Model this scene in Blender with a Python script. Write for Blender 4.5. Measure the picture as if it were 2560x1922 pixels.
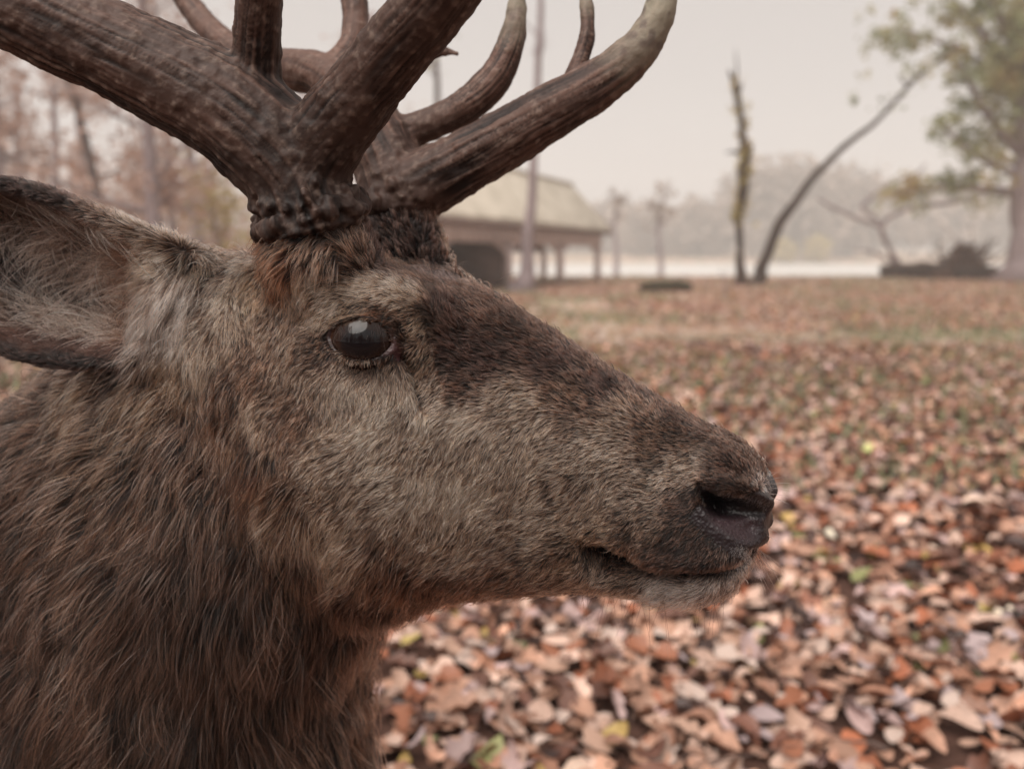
import bpy, bmesh, math, random
import numpy as np
from mathutils import Vector, Matrix
from mathutils.bvhtree import BVHTree
from mathutils.kdtree import KDTree

SC = bpy.context.scene
for o in list(bpy.data.objects):
    bpy.data.objects.remove(o)
COL = SC.collection
rng = np.random.default_rng(7)
random.seed(7)

# ------------------------------------------------------------------ camera
F_PX = 2009.0                       # focal length in pixels of the 2560 px wide photograph
PX = 2560.0 / 2212.0                # picture coordinates below are in a 2212 px wide copy
CAM = np.array([0.0, 0.0, 1.25])
PITCH = math.atan(321.0 / F_PX)     # the horizon lies above the middle of the picture
camd = bpy.data.cameras.new('camera')
camd.sensor_width = 36.0
camd.lens = 36.0 * F_PX / 2560.0
camd.clip_start = 0.02
camd.clip_end = 3000.0
camd.dof.use_dof = True
camd.dof.focus_distance = 0.50
camd.dof.aperture_fstop = 4.4
camo = bpy.data.objects.new('camera', camd)
COL.objects.link(camo)
camo.location = CAM
camo.rotation_euler = (math.pi / 2 - PITCH, 0, 0)
SC.camera = camo

# ------------------------------------------------------------------ sky, sun, exposure
SUN_EL, SUN_AZ = math.radians(57), math.radians(-145)   # azimuth from +Y (away from the camera) towards +X
world = bpy.data.worlds.new('World')
SC.world = world
world.use_nodes = True
nt = world.node_tree
nt.nodes.clear()
sky = nt.nodes.new('ShaderNodeTexSky')
sky.sky_type = 'NISHITA'
sky.sun_disc = False
sky.sun_elevation = SUN_EL
sky.sun_rotation = SUN_AZ
sky.dust_density = 6.0
hsv = nt.nodes.new('ShaderNodeHueSaturation')
hsv.inputs['Saturation'].default_value = 0.10
mixw = nt.nodes.new('ShaderNodeMix')
mixw.data_type = 'RGBA'
mixw.inputs[0].default_value = 0.80
mixw.inputs[7].default_value = (6.6, 6.1, 5.8, 1)      # even cloud cover
bg = nt.nodes.new('ShaderNodeBackground')
bg.inputs['Strength'].default_value = 0.085
wo = nt.nodes.new('ShaderNodeOutputWorld')
nt.links.new(sky.outputs[0], hsv.inputs['Color'])
nt.links.new(hsv.outputs[0], mixw.inputs[6])
nt.links.new(mixw.outputs[2], bg.inputs[0])
nt.links.new(bg.outputs[0], wo.inputs[0])

sund = bpy.data.lights.new('sun', 'SUN')
sund.energy = 3.0
sund.angle = math.radians(62)
sund.color = (1.0, 0.93, 0.86)
suno = bpy.data.objects.new('sun', sund)
COL.objects.link(suno)
_sd = Vector((math.sin(SUN_AZ) * math.cos(SUN_EL), math.cos(SUN_AZ) * math.cos(SUN_EL), math.sin(SUN_EL)))
suno.rotation_euler = _sd.to_track_quat('Z', 'Y').to_euler()
suno.location = (0, 0, 30)

SC.view_settings.view_transform = 'Standard'
SC.view_settings.look = 'None'
SC.view_settings.gamma = 1.0
SC.view_settings.exposure = 0.38
SC.render.engine = 'CYCLES'
SC.cycles.max_bounces = 8
SC.cycles.diffuse_bounces = 3
SC.cycles.glossy_bounces = 3
SC.cycles.transmission_bounces = 6
SC.cycles.transparent_max_bounces = 8
SC.cycles.volume_bounces = 2
SC.cycles_curves.shape = 'RIBBONS'
SC.cycles_curves.subdivisions = 2

# ------------------------------------------------------------------ helpers
FWD = np.array([0, math.cos(PITCH), -math.sin(PITCH)])
UPV = np.array([0, math.sin(PITCH), math.cos(PITCH)])
RGT = np.array([1.0, 0, 0])

def ray(x, y):                      # direction with unit depth
    return FWD + RGT * ((x * PX - 1280.0) / F_PX) - UPV * ((y * PX - 961.0) / F_PX)

def on_ground(x, y, z=0.0):
    d = ray(x, y)
    return CAM + d * ((z - CAM[2]) / d[2])

def at_depth(x, y, dist):           # dist measured along world Y
    d = ray(x, y)
    return CAM + d * (dist / d[1])

def tag(o, label=None, cat=None, group=None, kind=None):
    if label: o['label'] = label
    if cat: o['category'] = cat
    if group: o['group'] = group
    if kind: o['kind'] = kind
    return o

def link(o, parent=None):
    COL.objects.link(o)
    if parent is not None:
        o.parent = parent
    return o

def empty(name, loc):
    o = bpy.data.objects.new(name, None)
    o.location = loc
    o.empty_display_size = 0.1
    return link(o)

def mesh_np(name, V, F, mat=None, smooth=True):
    """V (n,3) array; F (m,k) array with one polygon size, or a list of such arrays"""
    me = bpy.data.meshes.new(name)
    Fs = F if isinstance(F, list) else [F]
    Fs = [np.asarray(f, dtype=np.int32) for f in Fs if len(f)]
    V = np.asarray(V, dtype=np.float32)
    me.vertices.add(len(V))
    me.vertices.foreach_set('co', V.ravel())
    nl = sum(f.size for f in Fs)
    npoly = sum(len(f) for f in Fs)
    me.loops.add(nl)
    me.polygons.add(npoly)
    me.loops.foreach_set('vertex_index', np.concatenate([f.ravel() for f in Fs]))
    starts = []
    off = 0
    for f in Fs:
        starts.append(off + np.arange(len(f)) * f.shape[1])
        off += f.size
    me.polygons.foreach_set('loop_start', np.concatenate(starts).astype(np.int32))
    me.update(calc_edges=True)
    me.validate()
    if smooth:
        me.polygons.foreach_set('use_smooth', np.ones(len(me.polygons), dtype=bool))
    if mat is not None:
        me.materials.append(mat)
    return me

def obj_np(name, V, F, mat=None, parent=None, smooth=True):
    o = bpy.data.objects.new(name, mesh_np(name, V, F, mat, smooth))
    return link(o, parent)

def col_attr(me, name, rgb):
    a = me.attributes.new(name, 'FLOAT_COLOR', 'POINT')
    c = np.ones((len(me.vertices), 4), dtype=np.float32)
    c[:, :3] = rgb
    a.data.foreach_set('color', c.ravel())

def float_attr(me, name, val):
    a = me.attributes.new(name, 'FLOAT', 'POINT')
    a.data.foreach_set('value', np.asarray(val, dtype=np.float32))

def _hash(ix, iy, iz, seed):
    h = (ix.astype(np.int64) * 374761393 + iy.astype(np.int64) * 668265263 + iz.astype(np.int64) * 2147483647 + seed * 1274126177) & 0xffffffff
    h = ((h ^ (h >> 13)) * 1274126177) & 0xffffffff
    h = ((h ^ (h >> 16)) * 2246822519) & 0xffffffff
    return ((h ^ (h >> 15)) & 0xffffff) / float(0xffffff)

def vnoise(P, seed=0):
    """smooth value noise 0..1 at points (n,3)"""
    P = np.asarray(P, dtype=np.float64)
    I = np.floor(P)
    f = P - I
    f = f * f * f * (f * (f * 6 - 15) + 10)
    I = I.astype(np.int64)
    r = 0
    for dx in (0, 1):
        wx = f[:, 0] if dx else 1 - f[:, 0]
        for dy in (0, 1):
            wy = f[:, 1] if dy else 1 - f[:, 1]
            for dz in (0, 1):
                wz = f[:, 2] if dz else 1 - f[:, 2]
                r = r + wx * wy * wz * _hash(I[:, 0] + dx, I[:, 1] + dy, I[:, 2] + dz, seed)
    return r

def fbm(P, seed=0, octaves=3):
    r, a, s = 0, 1.0, 0
    for i in range(octaves):
        r = r + a * vnoise(P * 2 ** i, seed + i)
        s += a
        a *= 0.5
    return r / s

def catmull(pts, n):
    """resample control rows (k,c) at n parameters, Catmull-Rom"""
    p = np.asarray(pts, dtype=np.float64)
    k = len(p)
    t = np.linspace(0, k - 1, n)
    i = np.clip(np.floor(t).astype(int), 0, k - 2)
    f = (t - i)[:, None]
    p0, p1, p2, p3 = p[np.maximum(i - 1, 0)], p[i], p[i + 1], p[np.minimum(i + 2, k - 1)]
    return 0.5 * (2 * p1 + (p2 - p0) * f + (2 * p0 - 5 * p1 + 4 * p2 - p3) * f ** 2 + (3 * p1 - p0 - 3 * p2 + p3) * f ** 3)

def tube(path, rad, sides=16):
    """closed tube with rounded ends along path (n,3), radius per point; returns V, quads+caps as triangles list"""
    path = np.asarray(path, dtype=np.float64)
    rad = np.broadcast_to(np.asarray(rad, dtype=np.float64), (len(path),))
    T = np.gradient(path, axis=0)
    T /= np.linalg.norm(T, axis=1)[:, None] + 1e-12
    ref = np.array([0.31, 0.52, 0.80])
    N = np.zeros_like(T)
    n = np.cross(T[0], ref)
    n /= np.linalg.norm(n)
    for i in range(len(T)):
        n = n - T[i] * np.dot(n, T[i])
        n /= np.linalg.norm(n) + 1e-12
        N[i] = n
    B = np.cross(T, N)
    a = np.linspace(0, 2 * math.pi, sides, endpoint=False)
    ring = N[:, None, :] * np.cos(a)[None, :, None] + B[:, None, :] * np.sin(a)[None, :, None]
    V = (path[:, None, :] + ring * rad[:, None, None]).reshape(-1, 3)
    m = len(path)
    i = np.arange(m - 1)[:, None] * sides
    j = np.arange(sides)[None, :]
    j2 = (j + 1) % sides
    Q = np.stack([i + j, i + j2, i + sides + j2, i + sides + j], -1).reshape(-1, 4)
    c0, c1 = len(V), len(V) + 1
    V = np.vstack([V, path[0] - T[0] * rad[0] * 0.5, path[-1] + T[-1] * rad[-1] * 0.5])
    jj = np.arange(sides)
    t0 = np.stack([np.full(sides, c0), (jj + 1) % sides, jj], -1)
    b = (m - 1) * sides
    t1 = np.stack([np.full(sides, c1), b + jj, b + (jj + 1) % sides], -1)
    return V, Q, np.vstack([t0, t1])

class MB:
    """collects pieces into one mesh"""
    def __init__(s):
        s.V, s.Q, s.T, s.n = [], [], [], 0
    def add(s, V, Q=None, T=None):
        V = np.asarray(V, dtype=np.float64)
        if Q is not None and len(Q): s.Q.append(np.asarray(Q) + s.n)
        if T is not None and len(T): s.T.append(np.asarray(T) + s.n)
        s.V.append(V)
        s.n += len(V)
    def tube(s, path, rad, sides=8):
        s.add(*tube(path, rad, sides))
    def box(s, lo, hi, M=None):
        x0, y0, z0 = lo
        x1, y1, z1 = hi
        V = np.array([[x0, y0, z0], [x1, y0, z0], [x1, y1, z0], [x0, y1, z0], [x0, y0, z1], [x1, y0, z1], [x1, y1, z1], [x0, y1, z1]], dtype=float)
        if M is not None:
            V = V @ np.array(M.to_3x3()).T + np.array(M.translation)
        s.add(V, [[0, 3, 2, 1], [4, 5, 6, 7], [0, 1, 5, 4], [1, 2, 6, 5], [2, 3, 7, 6], [3, 0, 4, 7]])
    def data(s):
        F = []
        if s.Q: F.append(np.vstack(s.Q))
        if s.T: F.append(np.vstack(s.T))
        return np.vstack(s.V), F
    def build(s, name, mat=None, parent=None, smooth=True):
        V, F = s.data()
        return obj_np(name, V, F, mat, parent, smooth)

# ------------------------------------------------------------------ materials
def new_mat(name):
    m = bpy.data.materials.new(name)
    m.use_nodes = True
    n = m.node_tree
    n.nodes.clear()
    out = n.nodes.new('ShaderNodeOutputMaterial')
    b = n.nodes.new('ShaderNodeBsdfPrincipled')
    n.links.new(b.outputs[0], out.inputs['Surface'])
    return m, n, b

def noise_mat(name, c1, c2, scale=8.0, rough=0.8, detail=5.0, stretch=(1, 1, 1), bump=0.3, bump_dist=0.01, spec=0.3, c3=None):
    m, n, b = new_mat(name)
    tc = n.nodes.new('ShaderNodeTexCoord')
    mp = n.nodes.new('ShaderNodeMapping')
    mp.inputs['Scale'].default_value = stretch
    nz = n.nodes.new('ShaderNodeTexNoise')
    nz.inputs['Scale'].default_value = scale
    nz.inputs['Detail'].default_value = detail
    cr = n.nodes.new('ShaderNodeValToRGB')
    cr.color_ramp.elements[0].position = 0.32
    cr.color_ramp.elements[1].position = 0.68
    cr.color_ramp.elements[0].color = (*c1, 1)
    cr.color_ramp.elements[1].color = (*c2, 1)
    if c3 is not None:
        e = cr.color_ramp.elements.new(0.82)
        e.color = (*c3, 1)
    n.links.new(tc.outputs['Object'], mp.inputs[0])
    n.links.new(mp.outputs[0], nz.inputs['Vector'])
    n.links.new(nz.outputs[0], cr.inputs[0])
    n.links.new(cr.outputs[0], b.inputs['Base Color'])
    b.inputs['Roughness'].default_value = rough
    b.inputs['Specular IOR Level'].default_value = spec
    if bump:
        bp = n.nodes.new('ShaderNodeBump')
        bp.inputs['Strength'].default_value = bump
        bp.inputs['Distance'].default_value = bump_dist
        n.links.new(nz.outputs[0], bp.inputs['Height'])
        n.links.new(bp.outputs[0], b.inputs['Normal'])
    return m
# =================================================================== ground, water, far country
def ground_z(x, y):
    z = .02 * np.sin(x * .55 + y * .3) * np.sin(y * .43 - 1) * np.clip((np.hypot(x, y) - 2) / 6, 0, 1)
    dip = np.clip((y - 50) / 12, 0, 1); dip = dip * dip * (3 - 2 * dip)
    rise = np.clip((y - 205) / 130, 0, 1)
    return z - 1.6 * dip + 2.6 * np.clip((y - 198) / 10, 0, 1) + 4 * rise * rise * (.6 + .4 * np.sin(x * .012 + 1.2))
gy = np.concatenate([np.linspace(-60, -4, 15), np.linspace(-2, 12, 50), np.geomspace(12.5, 345, 90)])
gx0 = np.concatenate([-np.geomspace(200, .6, 40), np.linspace(-.4, .4, 3), np.geomspace(.6, 200, 40)])
X, Y = np.meshgrid(gx0, gy)
sc_ = np.clip((Y + 40) / 200, .35, 1.75)
X = X * sc_
Z = ground_z(X, Y)
gV = np.stack([X, Y, Z], -1).reshape(-1, 3)
nx, ny = len(gx0), len(gy)
ii = (np.arange(ny - 1)[:, None] * nx + np.arange(nx - 1)[None]).reshape(-1)
gF = np.stack([ii, ii + 1, ii + nx + 1, ii + nx], -1)
gm, n_, b_ = new_mat('forest_floor')
tc = n_.nodes.new('ShaderNodeTexCoord')
n1 = n_.nodes.new('ShaderNodeTexNoise'); n1.inputs['Scale'].default_value = .35; n1.inputs['Detail'].default_value = 4
n2 = n_.nodes.new('ShaderNodeTexVoronoi'); n2.inputs['Scale'].default_value = 13
n3 = n_.nodes.new('ShaderNodeTexNoise'); n3.inputs['Scale'].default_value = 5; n3.inputs['Detail'].default_value = 6
lf = n_.nodes.new('ShaderNodeValToRGB')
for p, c in ((0, (.08, .042, .03)), (.25, (.24, .13, .09)), (.5, (.50, .295, .195)), (.85, (.64, .44, .33))):
    e = lf.color_ramp.elements.new(p); e.color = (*c, 1)
gr = n_.nodes.new('ShaderNodeValToRGB')
gr.color_ramp.elements[0].position = .42; gr.color_ramp.elements[0].color = (0, 0, 0, 1)
gr.color_ramp.elements[1].position = .55; gr.color_ramp.elements[1].color = (1, 1, 1, 1)
sep = n_.nodes.new('ShaderNodeSeparateColor')
mx = n_.nodes.new('ShaderNodeMix'); mx.data_type = 'RGBA'; mx.inputs[7].default_value = (.165, .185, .105, 1)
for a in (n1, n2, n3):
    n_.links.new(tc.outputs['Object'], a.inputs['Vector'])
n_.links.new(n2.outputs['Color'], sep.inputs[0])
n_.links.new(sep.outputs[0], lf.inputs[0])
n_.links.new(n1.outputs[0], gr.inputs[0])
mm = n_.nodes.new('ShaderNodeMath'); mm.operation = 'MULTIPLY'
n_.links.new(gr.outputs[0], mm.inputs[0]); n_.links.new(n3.outputs[0], mm.inputs[1])
n_.links.new(mm.outputs[0], mx.inputs[0]); n_.links.new(lf.outputs[0], mx.inputs[6])
sx = n_.nodes.new('ShaderNodeSeparateXYZ'); mr = n_.nodes.new('ShaderNodeMapRange')     # dark soil under the near leaves, shade of their gaps put into its colour
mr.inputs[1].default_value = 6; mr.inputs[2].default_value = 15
mould_shade = n_.nodes.new('ShaderNodeMix'); mould_shade.data_type = 'RGBA'; mould_shade.inputs[6].default_value = (.085, .045, .034, 1)
n_.links.new(tc.outputs['Object'], sx.inputs[0]); n_.links.new(sx.outputs['Y'], mr.inputs[0]); n_.links.new(mr.outputs[0], mould_shade.inputs[0])
n_.links.new(mx.outputs[2], mould_shade.inputs[7])
n_.links.new(mould_shade.outputs[2], b_.inputs['Base Color'])
b_.inputs['Roughness'].default_value = .9
b_.inputs['Specular IOR Level'].default_value = .15
bp = n_.nodes.new('ShaderNodeBump'); bp.inputs['Distance'].default_value = .03
n_.links.new(n2.outputs['Distance'], bp.inputs['Height']); n_.links.new(bp.outputs[0], b_.inputs['Normal'])
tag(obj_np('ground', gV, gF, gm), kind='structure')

wm, n_, b_ = new_mat('misty_water')
b_.inputs['Base Color'].default_value = (.62, .60, .57, 1)
b_.inputs['Roughness'].default_value = .32
b_.inputs['IOR'].default_value = 1.33
tc = n_.nodes.new('ShaderNodeTexCoord')
n1 = n_.nodes.new('ShaderNodeTexNoise'); n1.inputs['Scale'].default_value = .8; n1.inputs['Detail'].default_value = 4
bp = n_.nodes.new('ShaderNodeBump'); bp.inputs['Distance'].default_value = .12; bp.inputs['Strength'].default_value = .5
n_.links.new(tc.outputs['Object'], n1.inputs['Vector']); n_.links.new(n1.outputs[0], bp.inputs['Height']); n_.links.new(bp.outputs[0], b_.inputs['Normal'])
tag(obj_np('water', np.array([[-260, 56, -.62], [260, 56, -.62], [260, 204, -.62], [-260, 204, -.62]]), np.array([[0, 1, 2, 3]]), wm), kind='structure')

# ------------------------------------------------------------------ fallen leaves
LEAF_COL = [((.54, .415, .355), .22), ((.46, .290, .215), .24), ((.32, .18, .125), .13), ((.30, .115, .06), .14), ((.14, .065, .045), .14), ((.05, .026, .021), .08), ((.40, .31, .31), .12), ((.46, .35, .12), .022), ((.24, .27, .12), .013)]
LNAME = ['pale tan', 'tan', 'brown', 'russet', 'dark brown', 'blackish brown', 'greyish lilac', 'yellow', 'yellow-green']
def leaf_mat():
    m, n, b = new_mat('fallen_leaf')
    a = n.nodes.new('ShaderNodeAttribute'); a.attribute_name = 'leafcol'
    t = n.nodes.new('ShaderNodeTexCoord')
    z = n.nodes.new('ShaderNodeTexNoise'); z.inputs['Scale'].default_value = 60; z.inputs['Detail'].default_value = 3
    mp = n.nodes.new('ShaderNodeMapRange'); mp.inputs[3].default_value = .55; mp.inputs[4].default_value = 1.4
    mu = n.nodes.new('ShaderNodeMix'); mu.data_type = 'RGBA'; mu.blend_type = 'MULTIPLY'; mu.inputs[0].default_value = 1
    n.links.new(t.outputs['Object'], z.inputs['Vector']); n.links.new(z.outputs[0], mp.inputs[0])
    n.links.new(a.outputs['Color'], mu.inputs[6]); n.links.new(mp.outputs[0], mu.inputs[7])
    n.links.new(mu.outputs[2], b.inputs['Base Color'])
    b.inputs['Roughness'].default_value = .5
    b.inputs['Specular IOR Level'].default_value = .5
    return m
LM = leaf_mat()
def leaf_template(kind, seg=6):
    """flat outline strip along x (-.5...5): left edge, midrib, right edge"""
    x = np.array([-.5, -.44, -.30, -.12, .08, .27, .42, .5])
    if kind == 'beech':
        h = np.array([.02, .13, .25, .31, .30, .22, .10, .01])
    elif kind == 'oak':
        h = np.array([.03, .10, .17, .14, .28, .20, .24, .04])
    else:
        h = np.array([.02, .22, .36, .30, .40, .27, .13, .01])
    if seg == 3:
        x, h = np.array([-.5, 0, .5]), np.array([.03, h.max(), .03])
    V = np.concatenate([np.stack([x, h, 0 * x], -1), np.stack([x, 0 * x, 0 * x], -1), np.stack([x, -h, 0 * x], -1)])
    i, m = np.arange(len(x) - 1), len(x)
    Fq = np.concatenate([np.stack([i, i + 1, i + m + 1, i + m], -1), np.stack([i + m, i + m + 1, i + 2 * m + 1, i + 2 * m], -1)])
    return V, Fq
def curl_leaf(T, c1, c2, tw):
    """curl across (c1), along (c2), twist"""
    V = T.copy()
    z = c1 * V[:, 1] ** 2 * 3 + c2 * V[:, 0] ** 2 * 1.6 + tw * V[:, 0] * V[:, 1] * 2 
    V[:, 2] += z
    V[:, 0] *= 1 - .25 * abs(c2)
    V[:, 1] *= 1 - .35 * abs(c1)
    return V
def scatter_leaves(pos, size, colr, g, kinds=('beech', 'beech', 'oak', 'maple'), seg=6):
    Vs, Fs, Cs, off = [], [], [], 0
    n = len(pos)
    which = g.integers(0, 24, n)
    for w in range(24):
        m = np.nonzero(which == w)[0]
        if not len(m): continue
        gg = np.random.default_rng(100 + w)
        T, Fq = leaf_template(kinds[w % len(kinds)], seg)
        T = curl_leaf(T, gg.uniform(-.4, .9), gg.uniform(-.45, .75), gg.normal(0, .4))
        k = len(m)
        yaw = g.uniform(0, 6.283, k); tx = g.normal(0, .23, k); ty = g.normal(0, .23, k)
        cy, sy = np.cos(yaw), np.sin(yaw)
        P = T[None] * size[m][:, None, None]
        P = np.stack([P[..., 0], P[..., 1] * np.cos(tx)[:, None] - P[..., 2] * np.sin(tx)[:, None], P[..., 1] * np.sin(tx)[:, None] + P[..., 2] * np.cos(tx)[:, None]], -1)
        P = np.stack([P[..., 0] * np.cos(ty)[:, None] + P[..., 2] * np.sin(ty)[:, None], P[..., 1], -P[..., 0] * np.sin(ty)[:, None] + P[..., 2] * np.cos(ty)[:, None]], -1)
        P = np.stack([P[..., 0] * cy[:, None] - P[..., 1] * sy[:, None], P[..., 0] * sy[:, None] + P[..., 1] * cy[:, None], P[..., 2]], -1)
        P += pos[m][:, None]
        Vs.append(P.reshape(-1, 3))
        Fs.append((Fq[None] + (np.arange(k) * len(T))[:, None, None] + off).reshape(-1, 4))
        Cs.append(np.repeat(colr[m], len(T), axis=0))
        off += k * len(T)
    return np.vstack(Vs), np.vstack(Fs), np.vstack(Cs)
def pick_cols(g, n):
    pr = np.array([p for _, p in LEAF_COL]); pr /= pr.sum()
    k = g.choice(len(LEAF_COL), n, p=pr)
    c = np.array([c for c, _ in LEAF_COL])[k] * np.array([1.05, .94, .88]) * np.exp(g.normal(0, .22, n))[:, None]
    return np.clip(c, .01, .8), k
lg = np.random.default_rng(41)
def litter(n, y0, y1, size0, lift, fall=0.0, yc=7.0):
    yy = np.linspace(y0, y1, 2000)
    pdf = (1.56 * yy + 2.2) * np.where(yy > yc, (yc / yy) ** fall, 1.0)
    cdf = np.cumsum(pdf); cdf /= cdf[-1]
    y = np.interp(lg.uniform(0, 1, n), cdf, yy)
    x = lg.uniform(-1, 1, n) * (.78 * y + 1.1)
    z = ground_z(x, y) + lg.uniform(.004, lift, n)
    return np.stack([x, y, z], -1), size0 * np.clip(np.exp(lg.normal(0, .34, n)), .35, 1.45) * (1 + .012 * y)
p1, s1 = litter(112000, .7, 50, .093, .042, 1.6)
keep = (vnoise(p1 * np.array([.42, .30, 0]) + 3.3, 4) + lg.normal(0, .08, len(p1))) > .27 * np.clip((p1[:, 1] - 4) / 5, 0, 1) - .5 * (p1[:, 0] > 9) * (p1[:, 1] > 15)
p1, s1 = p1[keep], s1[keep]
c1, _ = pick_cols(lg, len(p1))
nr_ = p1[:, 1] < 7
lV, lF, lC = scatter_leaves(p1[nr_], s1[nr_], c1[nr_], lg)
fV, fF, fC = scatter_leaves(p1[~nr_], s1[~nr_], c1[~nr_], lg, seg=3)
lV, lF, lC = np.vstack([lV, fV]), np.vstack([lF, fF + len(lV)]), np.vstack([lC, fC])
# the carpet goes on to both sides and behind
n3_ = 42000
q3 = np.stack([lg.uniform(-15, 15, n3_), lg.uniform(-4, 15, n3_), lg.uniform(.004, .04, n3_)], -1)
q3 = q3[(np.abs(q3[:, 0]) > .78 * q3[:, 1] + 1.0) | (q3[:, 1] < .7)]
q3[:, 2] += ground_z(q3[:, 0], q3[:, 1])
c3, _ = pick_cols(lg, len(q3))
fV, fF, fC = scatter_leaves(q3, .12 * np.exp(lg.normal(0, .25, len(q3))), c3, lg, seg=3)
lV, lF, lC = np.vstack([lV, fV]), np.vstack([lF, fF + len(lV)]), np.vstack([lC, fC])
tw = MB()
for k in range(260):
    y_ = lg.uniform(1.3, 12); x_ = lg.uniform(-.7, .8) * y_; a_ = lg.uniform(0, 6.28); L_ = lg.uniform(.10, .40)
    t_ = np.linspace(-.5, .5, 5)
    tw.tube(np.stack([x_ + np.cos(a_) * L_ * t_, y_ + np.sin(a_) * L_ * t_, .045 + lg.normal(0, .008, 5)], -1), lg.uniform(.0018, .005) * np.linspace(1, .5, 5), 5)
tv, tf = tw.data()
lF = np.vstack([lF, tf[0] + len(lV)]); lC = np.vstack([lC, np.broadcast_to((.13, .085, .07), tv.shape)]); lV = np.vstack([lV, tv])
lo = obj_np('leaf_litter', lV, lF, LM)
col_attr(lo.data, 'leafcol', lC)
tag(lo, 'thick carpet of fallen brown and tan leaves over the forest floor', 'leaves', kind='stuff')
# the nearest leaves, one by one
def pic_xy(P):
    d = P - CAM
    z = d @ FWD
    return ((d @ RGT) / z * F_PX + 1280) / PX, (961 - (d @ UPV) / z * F_PX) / PX
cand, cs = litter(9000, 1.5, 3.4, .078, .03)
fx, fy = pic_xy(cand)
okk = (fx > 850) & (fx < 2190) & (fy < 1640) & (fy > 1330)
cand, cs = cand[okk], cs[okk]
used = []
for i in range(len(cand)):
    if all((cand[i, 0] - cand[j, 0]) ** 2 + (cand[i, 1] - cand[j, 1]) ** 2 > .055 ** 2 for j in used):
        used.append(i)
    if len(used) >= 280: break
protos = []
KN = ['beech', 'oak', 'maple']
for ci, (c, _) in enumerate(LEAF_COL):
    for vi in range(3):
        gg = np.random.default_rng(300 + ci * 3 + vi)
        T, Fq = leaf_template(KN[(vi if ci != 3 else (1 + vi) % 3)])
        T = curl_leaf(T, gg.uniform(-.3, .8), gg.uniform(-.4, .7), gg.normal(0, .3))
        me = mesh_np('fallen_leaf', T, Fq, LM)
        col_attr(me, 'leafcol', np.array(c))
        protos.append((me, ci, vi))
pr = np.array([p for _, p in LEAF_COL]); pr /= pr.sum()
SHAPE = ['oval', 'wavy-edged', 'broad pointed']
for i in used:
    ci = int(lg.choice(len(pr), p=pr)); vi = int(lg.integers(0, 3))
    me, _, _ = protos[ci * 3 + vi]
    o = bpy.data.objects.new('fallen_leaf', me)
    o.location = cand[i] + np.array([0, 0, .018])
    s = float(cs[i])
    o.scale = (s, s, s)
    o.rotation_euler = (lg.normal(0, .3), lg.normal(0, .3), lg.uniform(0, 6.28))
    link(o)
    sh = SHAPE[vi if ci != 3 else (1 + vi) % 3]
    tag(o, f'{LNAME[ci]} {sh} fallen leaf lying loose on top of the leaf carpet', 'leaf', f'{LNAME[ci]} {sh} leaves on the leaf carpet')

# short grass showing between the leaves further off
gn = 34000
gp, _ = litter(gn, 4, 56, .1, .02, 1.2)
mk = (vnoise(gp * np.array([.45, .30, 0]) + 9.1, 14) > .45)
gp = gp[mk]; gn = len(gp)
hh = lg.uniform(.05, .13, gn); ww = lg.uniform(.006, .014, gn) * (1 + gp[:, 1] / 18)
aa = lg.uniform(0, 6.28, gn)
dx = np.stack([np.cos(aa), np.sin(aa), 0 * aa], -1) * ww[:, None]
ln = np.stack([lg.normal(0, .4, gn), lg.normal(0, .4, gn), np.ones(gn)], -1) * hh[:, None]
gb = np.stack([gp - dx, gp + dx, gp + ln * .6 + dx * .8, gp + ln], 1).reshape(-1, 3)
gq = np.arange(gn * 4).reshape(-1, 4)
grm = noise_mat('grass', (.15, .18, .095), (.25, .275, .16), 3, .8, bump=0)
tag(obj_np('grass', gb, gq, grm), 'short grey-green grass showing between the leaves', 'grass', kind='stuff')

# ------------------------------------------------------------------ foliage helper
def leaf_quads(centres, size, g, flat=.5):
    n = len(centres)
    a = g.normal(0, 1, (n, 3)); a[:, 2] *= flat; a /= np.linalg.norm(a, axis=1)[:, None]
    b = np.cross(a, g.normal(0, 1, (n, 3))); b /= np.linalg.norm(b, axis=1)[:, None]
    s = (size * np.exp(g.normal(0, .3, n)))[:, None]
    V = np.stack([centres - a * s * .6, centres + b * s * .32, centres + a * s * .6, centres - b * s * .32], 1).reshape(-1, 3)
    return V, np.arange(4 * n).reshape(-1, 4)
def foliage_mat(name, cols, scale=.6, trans=.25):
    m, n, b = new_mat(name)
    t = n.nodes.new('ShaderNodeTexCoord')
    z = n.nodes.new('ShaderNodeTexNoise'); z.inputs['Scale'].default_value = scale; z.inputs['Detail'].default_value = 6
    r = n.nodes.new('ShaderNodeValToRGB')
    r.color_ramp.elements[0].position = .3; r.color_ramp.elements[0].color = (*cols[0], 1)
    r.color_ramp.elements[1].position = .7; r.color_ramp.elements[1].color = (*cols[-1], 1)
    for i, c in enumerate(cols[1:-1]):
        e = r.color_ramp.elements.new(.3 + .4 * (i + 1) / (len(cols) - 1)); e.color = (*c, 1)
    n.links.new(t.outputs['Object'], z.inputs['Vector']); n.links.new(z.outputs[0], r.inputs[0]); n.links.new(r.outputs[0], b.inputs['Base Color'])
    b.inputs['Roughness'].default_value = .7
    b.inputs['Specular IOR Level'].default_value = .25
    tr = n.nodes.new('ShaderNodeBsdfTranslucent'); ms = n.nodes.new('ShaderNodeMixShader'); ms.inputs[0].default_value = trans
    n.links.new(r.outputs[0], tr.inputs[0]); n.links.new(b.outputs[0], ms.inputs[1]); n.links.new(tr.outputs[0], ms.inputs[2])
    n.links.new(ms.outputs[0], n.nodes['Material Output'].inputs['Surface'])
    return m
F_BROWN = foliage_mat('autumn_foliage', [(.22, .12, .09), (.40, .25, .195), (.50, .35, .29), (.38, .30, .27)])
F_GOLD = foliage_mat('golden_foliage', [(.30, .21, .06), (.42, .33, .10), (.36, .22, .06)])
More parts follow.
